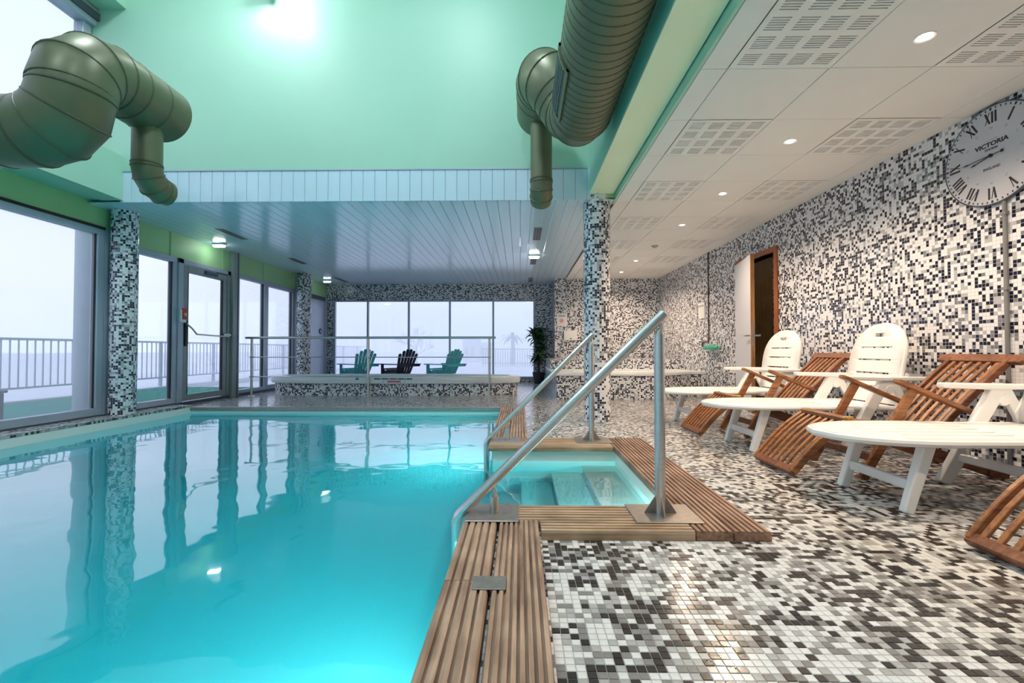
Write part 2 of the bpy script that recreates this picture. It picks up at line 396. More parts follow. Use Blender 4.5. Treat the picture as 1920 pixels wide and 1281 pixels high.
pool = empty('pool_basin', (-2.4, 2, -1.3), label='pale lined swimming pool basin with a step bay', cat='pool', kind='structure', world=True)
ZB = -1.25
m = MB()
quad(m, PX0, PX1, NB, PY1, ZB); quad(m, PX1, IX1, IY0, IY1, ZB)
m.build('basin_floor', 'liner', pool)
def wallq(mb, a, b, z0, z1): mb.add([(a[0], a[1], z0), (b[0], b[1], z0), (b[0], b[1], z1), (a[0], a[1], z1)], [(0, 1, 2, 3)])
m = MB(); wallq(m, (PX0, PY1), (PX1, PY1), ZB, -.03); wallq(m, (PX0, NB), (PX0, PY1), ZB, .029); wallq(m, (PX0, NB), (PX1, NB), ZB, 0)
wallq(m, (PX1, NB), (PX1, IY0), ZB, 0); wallq(m, (PX1, IY1), (PX1, PY1), ZB, 0)
wallq(m, (PX1, IY0), (IX1, IY0), ZB, 0); wallq(m, (PX1, IY1), (IX1, IY1), ZB, 0); wallq(m, (IX1, IY0), (IX1, IY1), ZB, 0)
m.build('basin_wall', 'liner', pool)
for x0, x1, z in ((.50, IX1 - .002, -.22), (.26, .50, -.42), (.02, .26, -.64), (-.21, .02, -.88)):
    so = MB().box(x0, x1, IY0 + .002, IY1 - .002, ZB, z - .012).build('step', 'riser', pool)
    MB().box(x0 - .012, x1 - (0 if x1 > .7 else .014), IY0 + .002, IY1 - .002, z - .012, z).build('tread', 'tread', so, bevel=.005)
m = MB()
P = [(PX0 - .01, NB - .01), (PX1 + .01, NB - .01), (PX1 + .01, IY0 - .01), (IX1 + .01, IY0 - .01), (IX1 + .01, IY1 + .01), (PX1 + .01, IY1 + .01), (PX1 + .01, PY1 + .01), (PX0 - .01, PY1 + .01)]
m.extrude([(x, y, ZB - .02) for x, y in P], (0, 0, WZ - ZB + .02))
m.build('pool_water', 'water', label='calm turquoise swimming pool water reflecting the windows', cat='water', kind='structure')

# ------------------------------------------------------------------ deck edging
deck = empty('pool_deck_edging', (.3, 2.0, 0), label='weathered grooved timber edging boards around the pool and step bay', cat='decking', world=True)
def board(axis, a0, a1, b0, b1, n, material, z0=.0, z1=DZ, sag=0.):
    """grooved board: length a0..a1 along axis, width b0..b1, n ridges"""
    w = (b1 - b0) / n; prof = [(b0, z0), (b1, z0)]
    for i in range(n - 1, -1, -1):
        r0 = b0 + i * w; g = .0038; c = .0035
        prof += [(r0 + w - (.001 if i == n - 1 else g), z1 - .011), (r0 + w - g - .001, z1 - .001), (r0 + w - g - c, z1), (r0 + g + c, z1), (r0 + g + .001, z1 - .001), (r0 + (.001 if i == 0 else g), z1 - .011)]
    m = MB()
    if axis == 'y':
        m.extrude([(b, a0, z) for b, z in prof], (0, a1 - a0, 0)); c = ((b0 + b1) / 2, (a0 + a1) / 2, 0)
    else:
        m.extrude([(a0, b, z) for b, z in prof][::-1], (a1 - a0, 0, 0)); c = ((a0 + a1) / 2, (b0 + b1) / 2, 0)
    me = m.mesh('board', off=c); me.materials.append(M[material])
    o = link('board', me, deck); o.location = Vector(c) - WLD[deck]; return o
board('y', -.2, 1.515, -.255, -.102, 5, 'deck_y'); board('y', 1.518, 2.055, -.255, -.102, 5, 'deck_y')
board('y', -.2, 2.055, -.092, .082, 8, 'deck_y')
board('x', -.25, .80, 2.06, 2.255, 6, 'deck_x'); board('x', .09, .735, 1.935, 2.057, 4, 'deck_x')
board('y', 1.94, 3.99, .74, .895, 6, 'deck_red'); board('y', 1.94, 4.0, .90, 1.055, 6, 'deck_red')
board('x', -.25, .735, 3.62, 3.80, 5, 'deck_x'); board('x', -.25, .735, 3.805, 3.985, 5, 'deck_x')
board('y', 3.99, 6.28, -.255, -.10, 6, 'deck_y'); board('y', 3.99, 6.28, -.095, .065, 6, 'deck_y')
m = MB().box(-.155, -.045, 1.455, 1.54, DZ, DZ + .004)
m.build('joint_plate', 'steel_plate', deck, bevel=.003, label='small dull metal plate bridging two boards')

# ------------------------------------------------------------------ stainless pool handrails
def handrail(y, s_top, s_bot, px, sx, label, r=.024):
    t = empty('pool_handrail', (px, y, DZ), label=label, cat='handrail', world=True, group='sloping pool handrails')
    z0 = DZ
    MB().box(px - .14, px + .16, y - .12, y + .12, z0, z0 + .006).build('base_plate', 'steel_plate', t, bevel=.003)
    MB().box(sx - .125, sx + .115, y - .115, y + .115, z0, z0 + .006).build('base_plate', 'steel_plate', t, bevel=.003)
    d = (Vector((s_top[0], y, s_top[1])) - Vector((s_bot[0], y, s_bot[1])))
    zat = lambda x: s_bot[1] + (x - s_bot[0]) / (s_top[0] - s_bot[0]) * (s_top[1] - s_bot[1])
    zp = zat(px) - .075
    po = MB().tube([(px, y, z0 + .005), (px, y, zp)], .024, 20).build('post', 'steel', t, smooth=True)
    MB().tube([(px, y, zp - .004), (px, y, zp + .012), (px + .012, y, zp + .03), (px + .005, y, zat(px) - .015)], [.02, .017, .009, .009], 12).build('bracket', 'steel', po, smooth=True)
    for a in (0, 1, 2, 3):
        c, s_ = math.cos(a * PI / 2), math.sin(a * PI / 2)
        g = MB(); th_ = .003
        pts = [(px + c * .02, y + s_ * .02, z0 + .006), (px + c * .075, y + s_ * .075, z0 + .006), (px + c * .022, y + s_ * .022, z0 + .085)]
        g.extrude([(p[0] + s_ * th_, p[1] - c * th_, p[2]) for p in pts], (-2 * s_ * th_, 2 * c * th_, 0)); g.build('gusset', 'steel_plate', po)
    zs = zat(sx) - .075
    po2 = MB().tube([(sx, y, z0 + .005), (sx, y, zs)], .021, 18).build('short_post', 'steel', t, smooth=True)
    MB().tube([(sx, y, zs - .003), (sx + .006, y, zs + .02), (sx - .012, y, zat(sx) - .02)], [.012, .009, .009], 10).build('bracket', 'steel', po2, smooth=True)
    dn = d.normalized(); B = Vector((s_bot[0], y, s_bot[1])); A = Vector((s_top[0], y, s_top[1]))
    path = [A, A + (B - A) * .5, B + dn * .03, B + dn * .012 + Vector((0, 0, -.004)), B + Vector((0, 0, -.02)), B + Vector((0, 0, -.06)), B + Vector((0, 0, -.9))]
    MB().tube(path, r, 20).build('rail', 'steel', t, smooth=True)
    return t
handrail(2.14, (.674, .972), (-.298, .02), .651, -.121, 'near sloping stainless handrail with tall post in front of the step bay')
handrail(3.86, (.617, .935), (-.285, .03), .602, -.108, 'far sloping stainless handrail behind the step bay, beside the mosaic column', .022)

# ------------------------------------------------------------------ walls
def struct(name, mb, m_, label, cat='wall', uv=None, loc=None, bevel=0.):
    return mb.build(name, m_, uv=uv, loc=loc, label=label, cat=cat, kind='structure', bevel=bevel)
# right wall with door opening
DY0, DY1, DH = 5.80, 6.74, 2.05
m = MB(); m.box(XR, XR + .14, NB, DY0, 0, ZC + .05); m.box(XR, XR + .14, DY1, YA + .14, 0, ZC + .05); m.box(XR, XR + .14, DY0, DY1, DH, ZC + .05)
struct('wall_right', m, 'mosaic_wall', 'long wall of black, grey and white mosaic behind the loungers', uv='box', loc=(XR, 3, 0))
m = MB(); m.box(.81, XR, YA, YA + .14, 0, ZC + .02); m.box(.81, .95, YA + .14, YB, 0, ZC + .02)
struct('wall_alcove', m, 'mosaic_wall', 'mosaic wall of the corner behind the tiled soaking tub', uv='box', loc=(2, YA, 0))
BW = (-4.76, .385, .09, 2.07)      # far window opening
m = MB(); m.box(XL - .1, BW[0], YB, YB + .16, 0, ZC + .02); m.box(BW[1], .81, YB, YB + .16, 0, ZC + .02)
m.box(BW[0], BW[1], YB, YB + .16, BW[3], ZC + .02); m.box(BW[0], BW[1], YB, YB + .16, 0, BW[2])
struct('wall_back', m, 'mosaic_wall', 'dark mosaic wall around the wide five-pane window', uv='box', loc=(-2, YB, 0))
# left wall headers
m = MB(); m.box(XL - .12, XL + .03, NB, 5.42, 2.24, 2.52)
m.box(XL - .12, XL + .02, 5.42, YB, 2.13, ZC + .02)
wl = struct('wall_left', m, 'lime_paint', 'green painted panel band above the left windows', loc=(XL, 2, 2.3))
for yj in (6.30, 7.42, 8.62, 5.47, 9.9):
    m = MB().box(XL + .02, XL + .03, yj, yj + .035, 2.135, ZC); m.build('cover_strip', 'lime_paint', wl); wl.children[-1].location -= Vector((XL, 2, 2.3))
m = MB(); m.box(-4.74, -4.5, NB, YF, 2.5, 3.0); m.box(XL - .12, -4.74, NB, YF + .1, 2.52, 3.0)
struct('beam_left', m, 'green_paint', 'green painted beam below the high windows', 'beam', loc=(-4.6, 1, 2.5))
m = MB(); m.box(XL - .12, -4.5, NB, YF, 4.70, 5.6)
struct('wall_left_upper', m, 'green_paint', 'green painted band above the high windows', loc=(-4.6, 1, 4.7))
# right hall wall / beam
m = MB(); m.box(.777, 1.045, NB, YF + .02, 2.56, 5.6)
struct('beam_right', m, 'green_paint', 'green beam and wall above the mosaic column beside the big duct', 'beam', loc=(.9, 1, 2.55))
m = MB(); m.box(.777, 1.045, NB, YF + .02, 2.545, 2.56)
struct('trim_7', m, 'green_lit_below', 'underside of the beam above the mosaic column, coloured pale yellow-green as if lit from below', 'soffit', loc=(.9, 1, 2.55))
m = MB(); m.box(XL - .12, XR + .2, YF + .125, YB + .2, 2.64, 2.72); m.box(1.03, XR + .2, NB, YF + .125, 2.64, 2.72)
struct('roof', m, 'white_paint', 'flat roof slab above the low ceilings', 'roof', loc=(0, 8, 2.64))
m = MB(); m.box(XL - .13, XL - .08, 5.3, YB + .2, 2.1, 2.7); m.box(.74, 1.06, YF + .01, YF + .13, ZC + .03, 2.7)
struct('wall_parapet', m, 'lime_paint', 'green upstand hidden above the plank ceiling', loc=(XL, 8, 2.4))
m = MB(); m.box(1.055, 1.075, NB, YF + .15, ZC, 2.64)
struct('trim_3', m, 'green_paint', 'green strip along the edge of the tiled ceiling', 'trim', loc=(1.06, 1, ZC))
# high green wall
m = MB(); m.box(XL - .1, .777, YF, YF + .12, 2.83, 5.6)
struct('wall_hall', m, 'green_paint', 'high mint green wall above the white plank fascia', loc=(-2, YF, 2.83))
m = MB(); m.box(XL - .2, 1.1, NB, YF + .12, 5.6, 5.7)
struct('ceiling_hall', m, 'white_paint', 'high ceiling of the pool hall', 'ceiling', loc=(-2, 1, 5.6))
m = MB(); m.box(XL - .2, XR + .14, NB - .12, NB, -1.3, 5.7)
struct('wall_front', m, 'white_paint', 'end wall behind the viewpoint', loc=(-1, NB, 0))
# room behind the doorway
m = MB(); m.box(XR + .14, XR + 1.6, DY1 + .25, DY1 + .35, 0, 2.4); m.box(XR + 1.5, XR + 1.6, DY0 - .6, DY1 + .25, 0, 2.4); m.box(XR + .14, XR + 1.6, DY0 - .7, DY0 - .6, 0, 2.4)
m.box(XR + .14, XR + 1.6, DY0 - .7, DY1 + .35, 2.4, 2.45); m.box(XR, XR + 1.6, DY0 - .7, DY1 + .35, -.06, 0)
struct('wall_changing_room', m, 'mosaic_wall', 'dark mosaic room seen through the open door', uv='box', loc=(XR + .6, 6.2, 0))

# fascia of vertical planks
fa = empty('wall_fascia', (-2, YF, ZC), label='fascia of narrow white vertical planks below the green wall', cat='fascia', kind='structure', world=True)
MB().box(-4.54, .785, YF + .012, YF + .1, ZC + .002, 2.835).build('backing', 'slot_dark', fa)
MB().box(.75, .79, YF - .002, YF + .03, ZC + .002, 2.84).build('end_trim', 'pvc', fa)
pw = .13; n = int((.75 + 4.54) / pw); pw = (.75 + 4.54) / n
me = MB().box(-pw / 2 + .0015, pw / 2 - .0015, 0, .012, 0, 2.825 - ZC).mesh('plank'); me.materials.append(M['pvc'])
for i in range(n):
    o = link('plank', me, fa, .003); o.location = Vector((-4.54 + pw * (i + .5), YF, ZC)) - WLD[fa]
MB().box(-4.54, .75, YF - .008, YF + .01, 2.825, 2.84).build('top_bead', 'aluminium', fa)
# plank ceiling
pc = empty('ceiling_plank', (-2, 8, ZC), label='glossy pale plank ceiling over the whirlpool', cat='ceiling', kind='structure', world=True)
MB().box(XL - .05, 1.05, YF + .1, YB, ZC + .012, ZC + .05).build('backing', 'slot_dark', pc)
n = 46; pw = (1.05 - XL) / n
for y0, y1 in ((YF + .015, 7.80), (7.805, YB)):
    b = MB(); h = pw / 2; c = .006
    b.extrude([(-h + .001, 0, .012), (h - .001, 0, .012), (h - .001, 0, .004), (h - c, 0, 0), (-h + c, 0, 0), (-h + .001, 0, .004)][::-1], (0, y1 - y0, 0))
    me = b.mesh('plank'); me.materials.append(M['pvc'])
    for i in range(n):
        o = link('plank', me, pc); o.location = Vector((XL + pw * (i + .5), y0, ZC)) - WLD[pc]

# ------------------------------------------------------------------ suspended tile ceiling
ce = empty('ceiling', (2, 4, ZC), label='suspended ceiling of white tiles, alternate tiles perforated', cat='ceiling', kind='structure', world=True)
TP = .603; X0T = 1.236; Y0T = 2.70 - 2 * TP
m = MB(); m.box(1.06, XR, NB, Y0T, ZC, ZC + .02); m.build('plain_field', 'ceiling_white', ce)
MB().box(1.06, XR, Y0T, YA, ZC + .028, ZC + .04).build('void_cover', 'slot_dark', ce)
NR = int((YA - Y0T) / TP) + 1
def plain_tile(w, d):
    b = MB(); g = .0022; c = .003
    lo = [(g + c, g + c, 0), (w - g - c, g + c, 0), (w - g - c, d - g - c, 0), (g + c, d - g - c, 0)]
    mid = [(g, g, c), (w - g, g, c), (w - g, d - g, c), (g, d - g, c)]; hi = [(x, y, .012) for x, y, z in mid]
    b.add(lo + mid + hi, [(3, 2, 1, 0), (8, 9, 10, 11)] + [(i, (i + 1) % 4, 4 + (i + 1) % 4, 4 + i) for i in range(4)] + [(4 + i, 4 + (i + 1) % 4, 8 + (i + 1) % 4, 8 + i) for i in range(4)])
    return b
def perforated_tile():
    b = MB(); T = TP; g = .0022
    xs = [g]; inx = []
    bw = .098; gx = (T - 4 * bw) / 4.6; x = .8 * gx
    for k in range(4): xs += [x, x + bw]; x += bw + gx
    xs += [T - g]
    ys = [g]; bh = .098; gy = (T - 4 * bh) / 4.6; y = .8 * gy; slot = []
    for k in range(4):
        ns = 6; sh = bh / (2 * ns - 1)
        for j in range(ns):
            slot.append(len(ys)); ys += [y + 2 * j * sh, y + (2 * j + 1) * sh]
        y += bh + gy
    ys += [T - g]; sl = set(slot)
    nxv, nyv = len(xs), len(ys); idx = {}
    V = []; F = []
    def vid(i, j, z):
        k = (i, j, z)
        if k not in idx: idx[k] = len(V); V.append((xs[i], ys[j], z))
        return idx[k]
    for j in range(nyv - 1):
        for i in range(nxv - 1):
            if i % 2 == 1 and j in sl:
                q = [(i, j), (i + 1, j), (i + 1, j + 1), (i, j + 1)]
                for a in range(4):
                    p0, p1 = q[a], q[(a + 1) % 4]; F.append((vid(*p0, 0), vid(*p1, 0), vid(*p1, .012), vid(*p0, .012)))
            else: F.append((vid(i, j + 1, 0), vid(i + 1, j + 1, 0), vid(i + 1, j, 0), vid(i, j, 0)))
    b.add(V, F); b.box(g, T - g, g, T - g, .0121, .014)
    # outer edges
    return b
pm = perforated_tile()
pme = bpy.data.meshes.new('ceiling_tile'); pme.from_pydata(pm.v, [], pm.f)
pme.materials.append(M['ceiling_white']); pme.materials.append(M['slot_dark'])
nfp = len(pm.f)
pme.polygons.foreach_set('material_index', [0] * (nfp - 6) + [1] * 6)
tme = plain_tile(TP, TP).mesh('ceiling_tile'); tme.materials.append(M['ceiling_white'])
ed1 = plain_tile(X0T - 1.078, TP).mesh('ceiling_tile'); ed1.materials.append(M['ceiling_white'])
ed2 = plain_tile(XR - X0T - 3 * TP, TP).mesh('ceiling_tile'); ed2.materials.append(M['ceiling_white'])
for r in range(NR):
    y = Y0T + r * TP; dlt = min(TP, YA - y)
    for c in range(-1, 4):
        x = {-1: 1.078, 3: X0T + 3 * TP}.get(c, X0T + c * TP)
        if dlt < TP - .01:
            w = {-1: X0T - 1.078, 3: XR - X0T - 3 * TP}.get(c, TP); me = plain_tile(w, dlt).mesh('ceiling_tile'); me.materials.append(M['ceiling_white'])
        else: me = {-1: ed1, 3: ed2}.get(c) or (pme if (r % 2 == 1 and c in (0, 2)) else tme)
        o = link('ceiling_tile', me, ce); o.location = Vector((x, y, ZC)) - WLD[ce]
# downlights
spots = [2.44 + 1.215 * i for i in range(7)]
names = ['above the clock end, largest and nearest', 'second from the front', 'third from the front', 'fourth from the front', 'fifth from the front', 'sixth from the front', 'in the last row before the mosaic corner']
k = 0
for i, y in enumerate([1.225] + spots):
    if abs(y - spots[4]) < .01: continue
    t = empty('downlight', (2.165, y, ZC), label=('recessed ceiling downlight just out of view overhead' if i == 0 else 'round lit recessed downlight in the tiled ceiling, ' + names[k]), cat='downlight', group='recessed downlights', world=True)
    if i: k += 1
    MB().lathe([(.036, -.001), (.048, -.004), (.048, 0), (.036, .001)], (2.165, y, ZC), 20, caps=False).build('bezel', 'white_plastic', t, smooth=True)
    MB().lathe([(.030, -.004), (.026, -.006), (.0005, -.007)], (2.165, y, ZC), 20, caps=False).build('lens', 'lamp_warm', t)
    ld = bpy.data.lights.new('downlight_bulb', 'SPOT'); ld.energy = SPOT_W; ld.color = (1, .75, .53); ld.spot_size = math.radians(150); ld.spot_blend = .7; ld.shadow_soft_size = .03
    lo = bpy.data.objects.new('downlight_bulb', ld); COL.objects.link(lo); lo.parent = t; lo.location = (0, 0, -.012)
t = empty('smoke_detector', (2.16, spots[4], ZC), label='small grey round detector on the tiled ceiling between two downlights', cat='detector', world=True)
MB().lathe([(.05, 0), (.05, -.012), (.03, -.03), (.012, -.034)], (2.16, spots[4], ZC), 18).build('housing', 'grey_print', t, smooth=True)
MB().lathe([(.055, -.004), (.055, 0)], (2.16, spots[4], ZC), 18).build('base_ring', 'grey_pipe', t)

# ------------------------------------------------------------------ columns
def column(x, y, r, z1, label, name='column'):
    n = 40; b = MB(); V = []; 
    for z in (0, z1):
        for j in range(n): V.append((r * math.cos(2 * PI * j / n), r * math.sin(2 * PI * j / n), z))
    b.add(V, [(j, (j + 1) % n, n + (j + 1) % n, n + j) for j in range(n)])
    me = b.mesh(name, True); ul = me.uv_layers.new(name='UVMap')
    circ = round(2 * PI * r / PITCH) * PITCH
    for p in me.polygons:
        for q, li in enumerate(p.loop_indices):
            j = p.index + (1 if q in (1, 2) else 0); ul.data[li].uv = (j / n * circ + x * 3.1, (0 if q < 2 else z1) + y)
    me.materials.append(M['mosaic_wall'])
    o = link(name, me, None, 0, (x, y, 0), label, 'column', None, 'structure'); return o
column(.875, 5.18, .15, ZC + .08, 'round mosaic column between the plank and tiled ceilings')
column(-4.78, 5.40, .135, ZC + .03, 'round mosaic column at the left pool edge')
column(-4.72, 9.85, .15, ZC, 'round mosaic column beside the far left glazing')

# ------------------------------------------------------------------ left glazing
def glazed(name, y0, y1, z0, z1, label, fw=.07, gl='glass', x=XL, dep=.09, frame='aluminium', cat='window'):
    t = empty(name, (x, (y0 + y1) / 2, z0), label=label, cat=cat, kind='structure', world=True)
    a, b_ = x - dep / 2, x + dep / 2
    MB().box(a, b_, y0, y1, z0, z0 + fw).build('sill_frame', frame, t, bevel=.004)
    MB().box(a, b_, y0, y1, z1 - fw, z1).build('head_frame', frame, t, bevel=.004)
    for p in (y0, y1 - fw): MB().box(a, b_, p, p + fw, z0 + fw, z1 - fw).build('jamb', frame, t, bevel=.004)
    pn = MB().box(x - .008, x + .008, y0 + fw, y1 - fw, z0 + fw, z1 - fw).build('pane', gl, t)
    for p in (y0 + fw, y1 - fw - .01): MB().box(x - .02, x + .022, p, p + .01, z0 + fw, z1 - fw).build('gasket', 'rubber', pn)
    return t
m = MB().box(XL - .14, XL + .05, NB, YB, .0, .045)
struct('baseboard_left', m, 'aluminium_dark', 'dark grey kerb under the left glazing', 'kerb', loc=(XL, 3, 0))
for i, (a, b_) in enumerate(((-2.9, -.3), (-.3, 2.4), (2.4, 5.27))):
    w = glazed('window_%d' % (i + 1), a, b_, .045, 2.24, ['tall glazing behind the viewpoint', 'tall glazing beside the viewpoint', 'large steamed window left of the mosaic column, with fence and turf outside'][i], .085, 'steamed_glass')
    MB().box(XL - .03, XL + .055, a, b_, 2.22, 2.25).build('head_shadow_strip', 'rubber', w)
glazed('window_4', 5.50, 6.42, .045, 2.13, 'tall narrow window between the mosaic column and the glass door', .075)
glazed('window_5', 7.78, 8.70, .045, 2.13, 'window just beyond the glass door and dark post', .06)
glazed('window_6', 8.70, 9.80, .045, 2.13, 'window next to the far mosaic column', .08)
MB().box(XL - .05, XL + .05, 5.27, 5.50, .045, 2.24).build('trim_4', 'aluminium', loc=(XL, 5.4, 0), label='grey cover panel behind the left mosaic column', cat='panel', kind='structure')
# glass door with panic bar
d1 = empty('door_1', (XL, 7.0, .045), label='glazed emergency door with a bent push bar', cat='door', kind='structure', world=True)
x = XL
MB().box(x - .05, x + .06, 6.42, 6.52, .045, 2.13).build('jamb', 'aluminium', d1, bevel=.004)
MB().box(x - .05, x + .06, 7.52, 7.60, .045, 2.13).build('jamb', 'aluminium_green', d1, bevel=.004)
MB().box(x - .05, x + .06, 6.42, 7.60, 2.06, 2.13).build('head', 'aluminium', d1, bevel=.004)
lf = MB(); lf.box(x, x + .05, 6.53, 6.62, .06, 2.05); lf.box(x, x + .05, 7.41, 7.51, .06, 2.05); lf.box(x, x + .05, 6.62, 7.41, .06, .15); lf.box(x, x + .05, 6.62, 7.41, 1.95, 2.05)
lf = lf.build('leaf_frame', 'aluminium_green', d1, bevel=.004)
MB().box(x + .02, x + .03, 6.62, 7.41, .15, 1.95).build('pane', 'glass', lf)
for p in (6.62, 7.40): MB().box(x + .01, x + .052, p, p + .01, .15, 1.95).build('gasket', 'rubber', lf)
MB().tube([(x + .06, 6.57, 1.20), (x + .12, 6.62, 1.12), (x + .13, 6.70, 1.04), (x + .13, 7.1, 1.03), (x + .13, 7.45, 1.025)], .011, 10).build('push_bar', 'steel', lf, smooth=True)
MB().lathe([(.02, 0), (.034, .004), (.034, .03), (.026, .08), (.012, .10)], (x + .05, 7.46, 1.05), 14, 'x').build('bar_knob', 'steel', lf, smooth=True)
MB().box(x + .05, x + .075, 6.545, 6.59, .86, 1.24).build('lock_case', 'black', lf, bevel=.004)
dc_ = MB().box(x + .05, x + .10, 6.95, 7.22, 1.985, 2.035).build('door_closer', 'aluminium_dark', d1, bevel=.006)
MB().bar((x + .09, 7.2, 2.045), (x + .1, 7.45, 2.05), .015, .02, (1, 0, 0)).build('closer_arm', 'aluminium_dark', dc_)
MB().box(XL - .06, XL + .10, 7.60, 7.78, .0, ZC).build('trim_5', 'aluminium_green', bevel=.006, loc=(XL, 7.7, 0), label='full-height grey-green post beside the emergency door', cat='post', kind='structure')
MB().box(XL + .02, XL + .102, 7.715, 7.735, .0, ZC).build('trim_6', 'rubber', loc=(XL, 7.72, 0), label='black joint running down the grey-green post', cat='joint', kind='structure')
# alarm box
al = empty('alarm_call_point', (x + .06, 6.47, 1.22), label='white and red alarm call point on the emergency door frame', cat='alarm', world=True)
MB().box(x + .06, x + .105, 6.425, 6.525, 1.20, 1.41).build('back_box', 'clear_plastic', al, bevel=.008)
rp_ = MB().box(x + .105, x + .118, 6.437, 6.513, 1.245, 1.39).build('red_plate', 'red', al, bevel=.005)
MB().lathe([(.026, 0), (.024, .01), (.016, .02)], (x + .118, 6.475, 1.315), 16, 'x').build('button', 'yellow', rp_, smooth=True)
MB().box(x + .105, x + .125, 6.42, 6.53, 1.385, 1.405).build('cover_hinge', 'red', al)
# far door on the left wall
d2 = empty('door_2', (XL, 10.6, .0), label='narrow grey door in the far left corner beside the mosaic column', cat='door', kind='structure', world=True)
MB().box(x - .05, x + .05, 10.02, 10.12, .045, 2.13).build('jamb', 'white_plastic', d2, bevel=.004)
MB().box(x - .05, x + .05, 11.36, 11.5, .045, 2.13).build('jamb', 'aluminium', d2, bevel=.004)
MB().box(x - .05, x + .05, 10.12, 11.36, 2.03, 2.13).build('head', 'aluminium_dark', d2, bevel=.004)
MB().box(x - .01, x + .03, 10.12, 11.36, .05, 2.03).build('leaf', 'aluminium', d2)
MB().box(x - .05, x + .05, 9.80, 10.02, .045, 2.13).build('side_panel', 'aluminium', d2)
sg = empty('door_sign', (x + .03, 11.12, 1.25), label='small round black sign on the far grey door', cat='sign', world=True)
MB().lathe([(.07, 0), (.07, .012)], (x + .03, 11.12, 1.27), 24, 'x').build('disc', 'black', sg)
MB().box(x + .042, x + .046, 11.095, 11.145, 1.235, 1.30).build('pale_mark', 'pink', sg)
# high windows
uw = empty('window_7', (XL, 1, 3.0), label='high window band above the green beam', cat='window', kind='structure', world=True)
a, b_ = XL - .05, XL + .06
MB().box(a, b_, NB, YF, 3.0, 3.05).build('sill_frame', 'aluminium', uw, bevel=.004)
MB().box(a, b_ + .06, NB, YF, 4.50, 4.70).build('head_frame', 'aluminium', uw, bevel=.006)
MB().box(b_ + .06, b_ + .09, NB, YF, 4.56, 4.64).build('head_rail', 'aluminium_dark', uw)
for p in (-2.99, .2, 2.4, 4.94): MB().box(a, b_, p, p + .10, 3.05, 4.50).build('mullion', 'aluminium', uw, bevel=.004)
for p, q in ((-2.89, .2), (.3, 2.4), (2.5, 4.94)): MB().box(XL - .006, XL + .006, p, q, 3.05, 4.50).build('pane', 'glass', uw)

# far five-pane window
bw = empty('window_8', (-2.2, YB, .09), label='wide five-pane window in the far mosaic wall', cat='window', kind='structure', world=True)
ya, yb = YB + .02, YB + .10; x0, x1, z0, z1 = BW; f = .045
MB().box(x0, x1, ya, yb, z0, z0 + f).build('sill_frame', 'aluminium', bw, bevel=.003); MB().box(x0, x1, ya, yb, z1 - .03, z1).build('head_frame', 'aluminium', bw, bevel=.003)
mu = [x0, -3.885, -2.835, -1.785, -.68, x1 - f]
for q in mu: MB().box(q - (0 if q in (x0, x1 - f) else .0225), q + (f if q in (x0, x1 - f) else .0225), ya, yb, z0 + f, z1 - .03).build('mullion', 'aluminium', bw, bevel=.003)
for i in range(5):
    MB().box(mu[i] + .022, mu[i + 1] - .0225 + (.0225 if i == 4 else 0), ya + .03, ya + .04, z0 + f, z1 - .03).build('pane', 'glass', bw)

# ------------------------------------------------------------------ right wall door
d3 = empty('door_3', (XR, 6.3, 0), label='half-open white door with wooden edge and red-brown frame in the mosaic wall', cat='door', kind='structure', world=True)
for p in (DY0 - .07, DY1): MB().box(XR - .025, XR + .14, p, p + .07, 0, DH + .07).build('jamb', 'door_frame', d3, bevel=.004)
MB().box(XR - .025, XR + .14, DY0, DY1, DH, DH + .07).build('head', 'door_frame', d3, bevel=.004)
th_ = math.radians(13); hx, hy = XR - .03, DY1 - .01; dv = Vector((-math.sin(th_), -math.cos(th_), 0)); nv_ = Vector((-math.cos(th_), math.sin(th_), 0))
def leafbox(u0, u1, n0, n1, z0, z1):
    b = MB(); o = Vector((hx, hy, 0)); P = []
    for z in (z0, z1):
        for u, n_ in ((u0, n0), (u1, n0), (u1, n1), (u0, n1)): q = o + dv * u + nv_ * n_; P.append((q.x, q.y, z))
    return b.add(P, [(0, 3, 2, 1), (4, 5, 6, 7), (0, 1, 5, 4), (1, 2, 6, 5), (2, 3, 7, 6), (3, 0, 4, 7)])
lf3 = leafbox(0, .86, 0, .04, .01, 2.04).build('leaf', 'door_white', d3); leafbox(.86, .885, -.002, .042, .01, 2.04).build('edge_lipping', 'oak', lf3)
leafbox(.885, .888, .008, .032, .85, 1.15).build('lock_plate', 'steel_plate', lf3)
leafbox(.81, .83, .04, .085, .98, 1.0).build('handle', 'steel', lf3); leafbox(.70, .83, .075, .09, .98, 1.0).build('handle', 'steel', lf3)
leafbox(.81, .83, -.05, 0, .98, 1.0).build('handle', 'steel', lf3); leafbox(.81, .93, -.06, -.05, .98, 1.0).build('handle', 'steel', lf3)
for z in (.25, 1.0, 1.72): leafbox(-.02, .01, .035, .05, z, z + .12).build('hinge', 'steel_plate', lf3)
MB().box(XR + .16, XR + .60, DY1 + .20, DY1 + .245, 0, 2.3).build('wall_panelling', 'brown_panel', loc=(XR + .8, DY1 + .2, 0), label='brown wooden panel inside the dark room behind the open door', cat='panel', kind='structure')

t = empty('added_room_lamp', (XR + .8, 6.2, 2.4), label='added unseen fill lamp inside the room behind the open door', cat='lamp', world=True)  # unseen lamp added to lighten the room and its brown panel
MB().lathe([(.11, 2.4), (.11, 2.37), (.09, 2.35)], (XR + .8, 6.2, 0), 20, caps=False).build('housing', 'white_plastic', t)
MB().lathe([(.10, 2.36), (.001, 2.345)], (XR + .8, 6.2, 0), 20, caps=False).build('diffuser', 'lamp_warm', t)

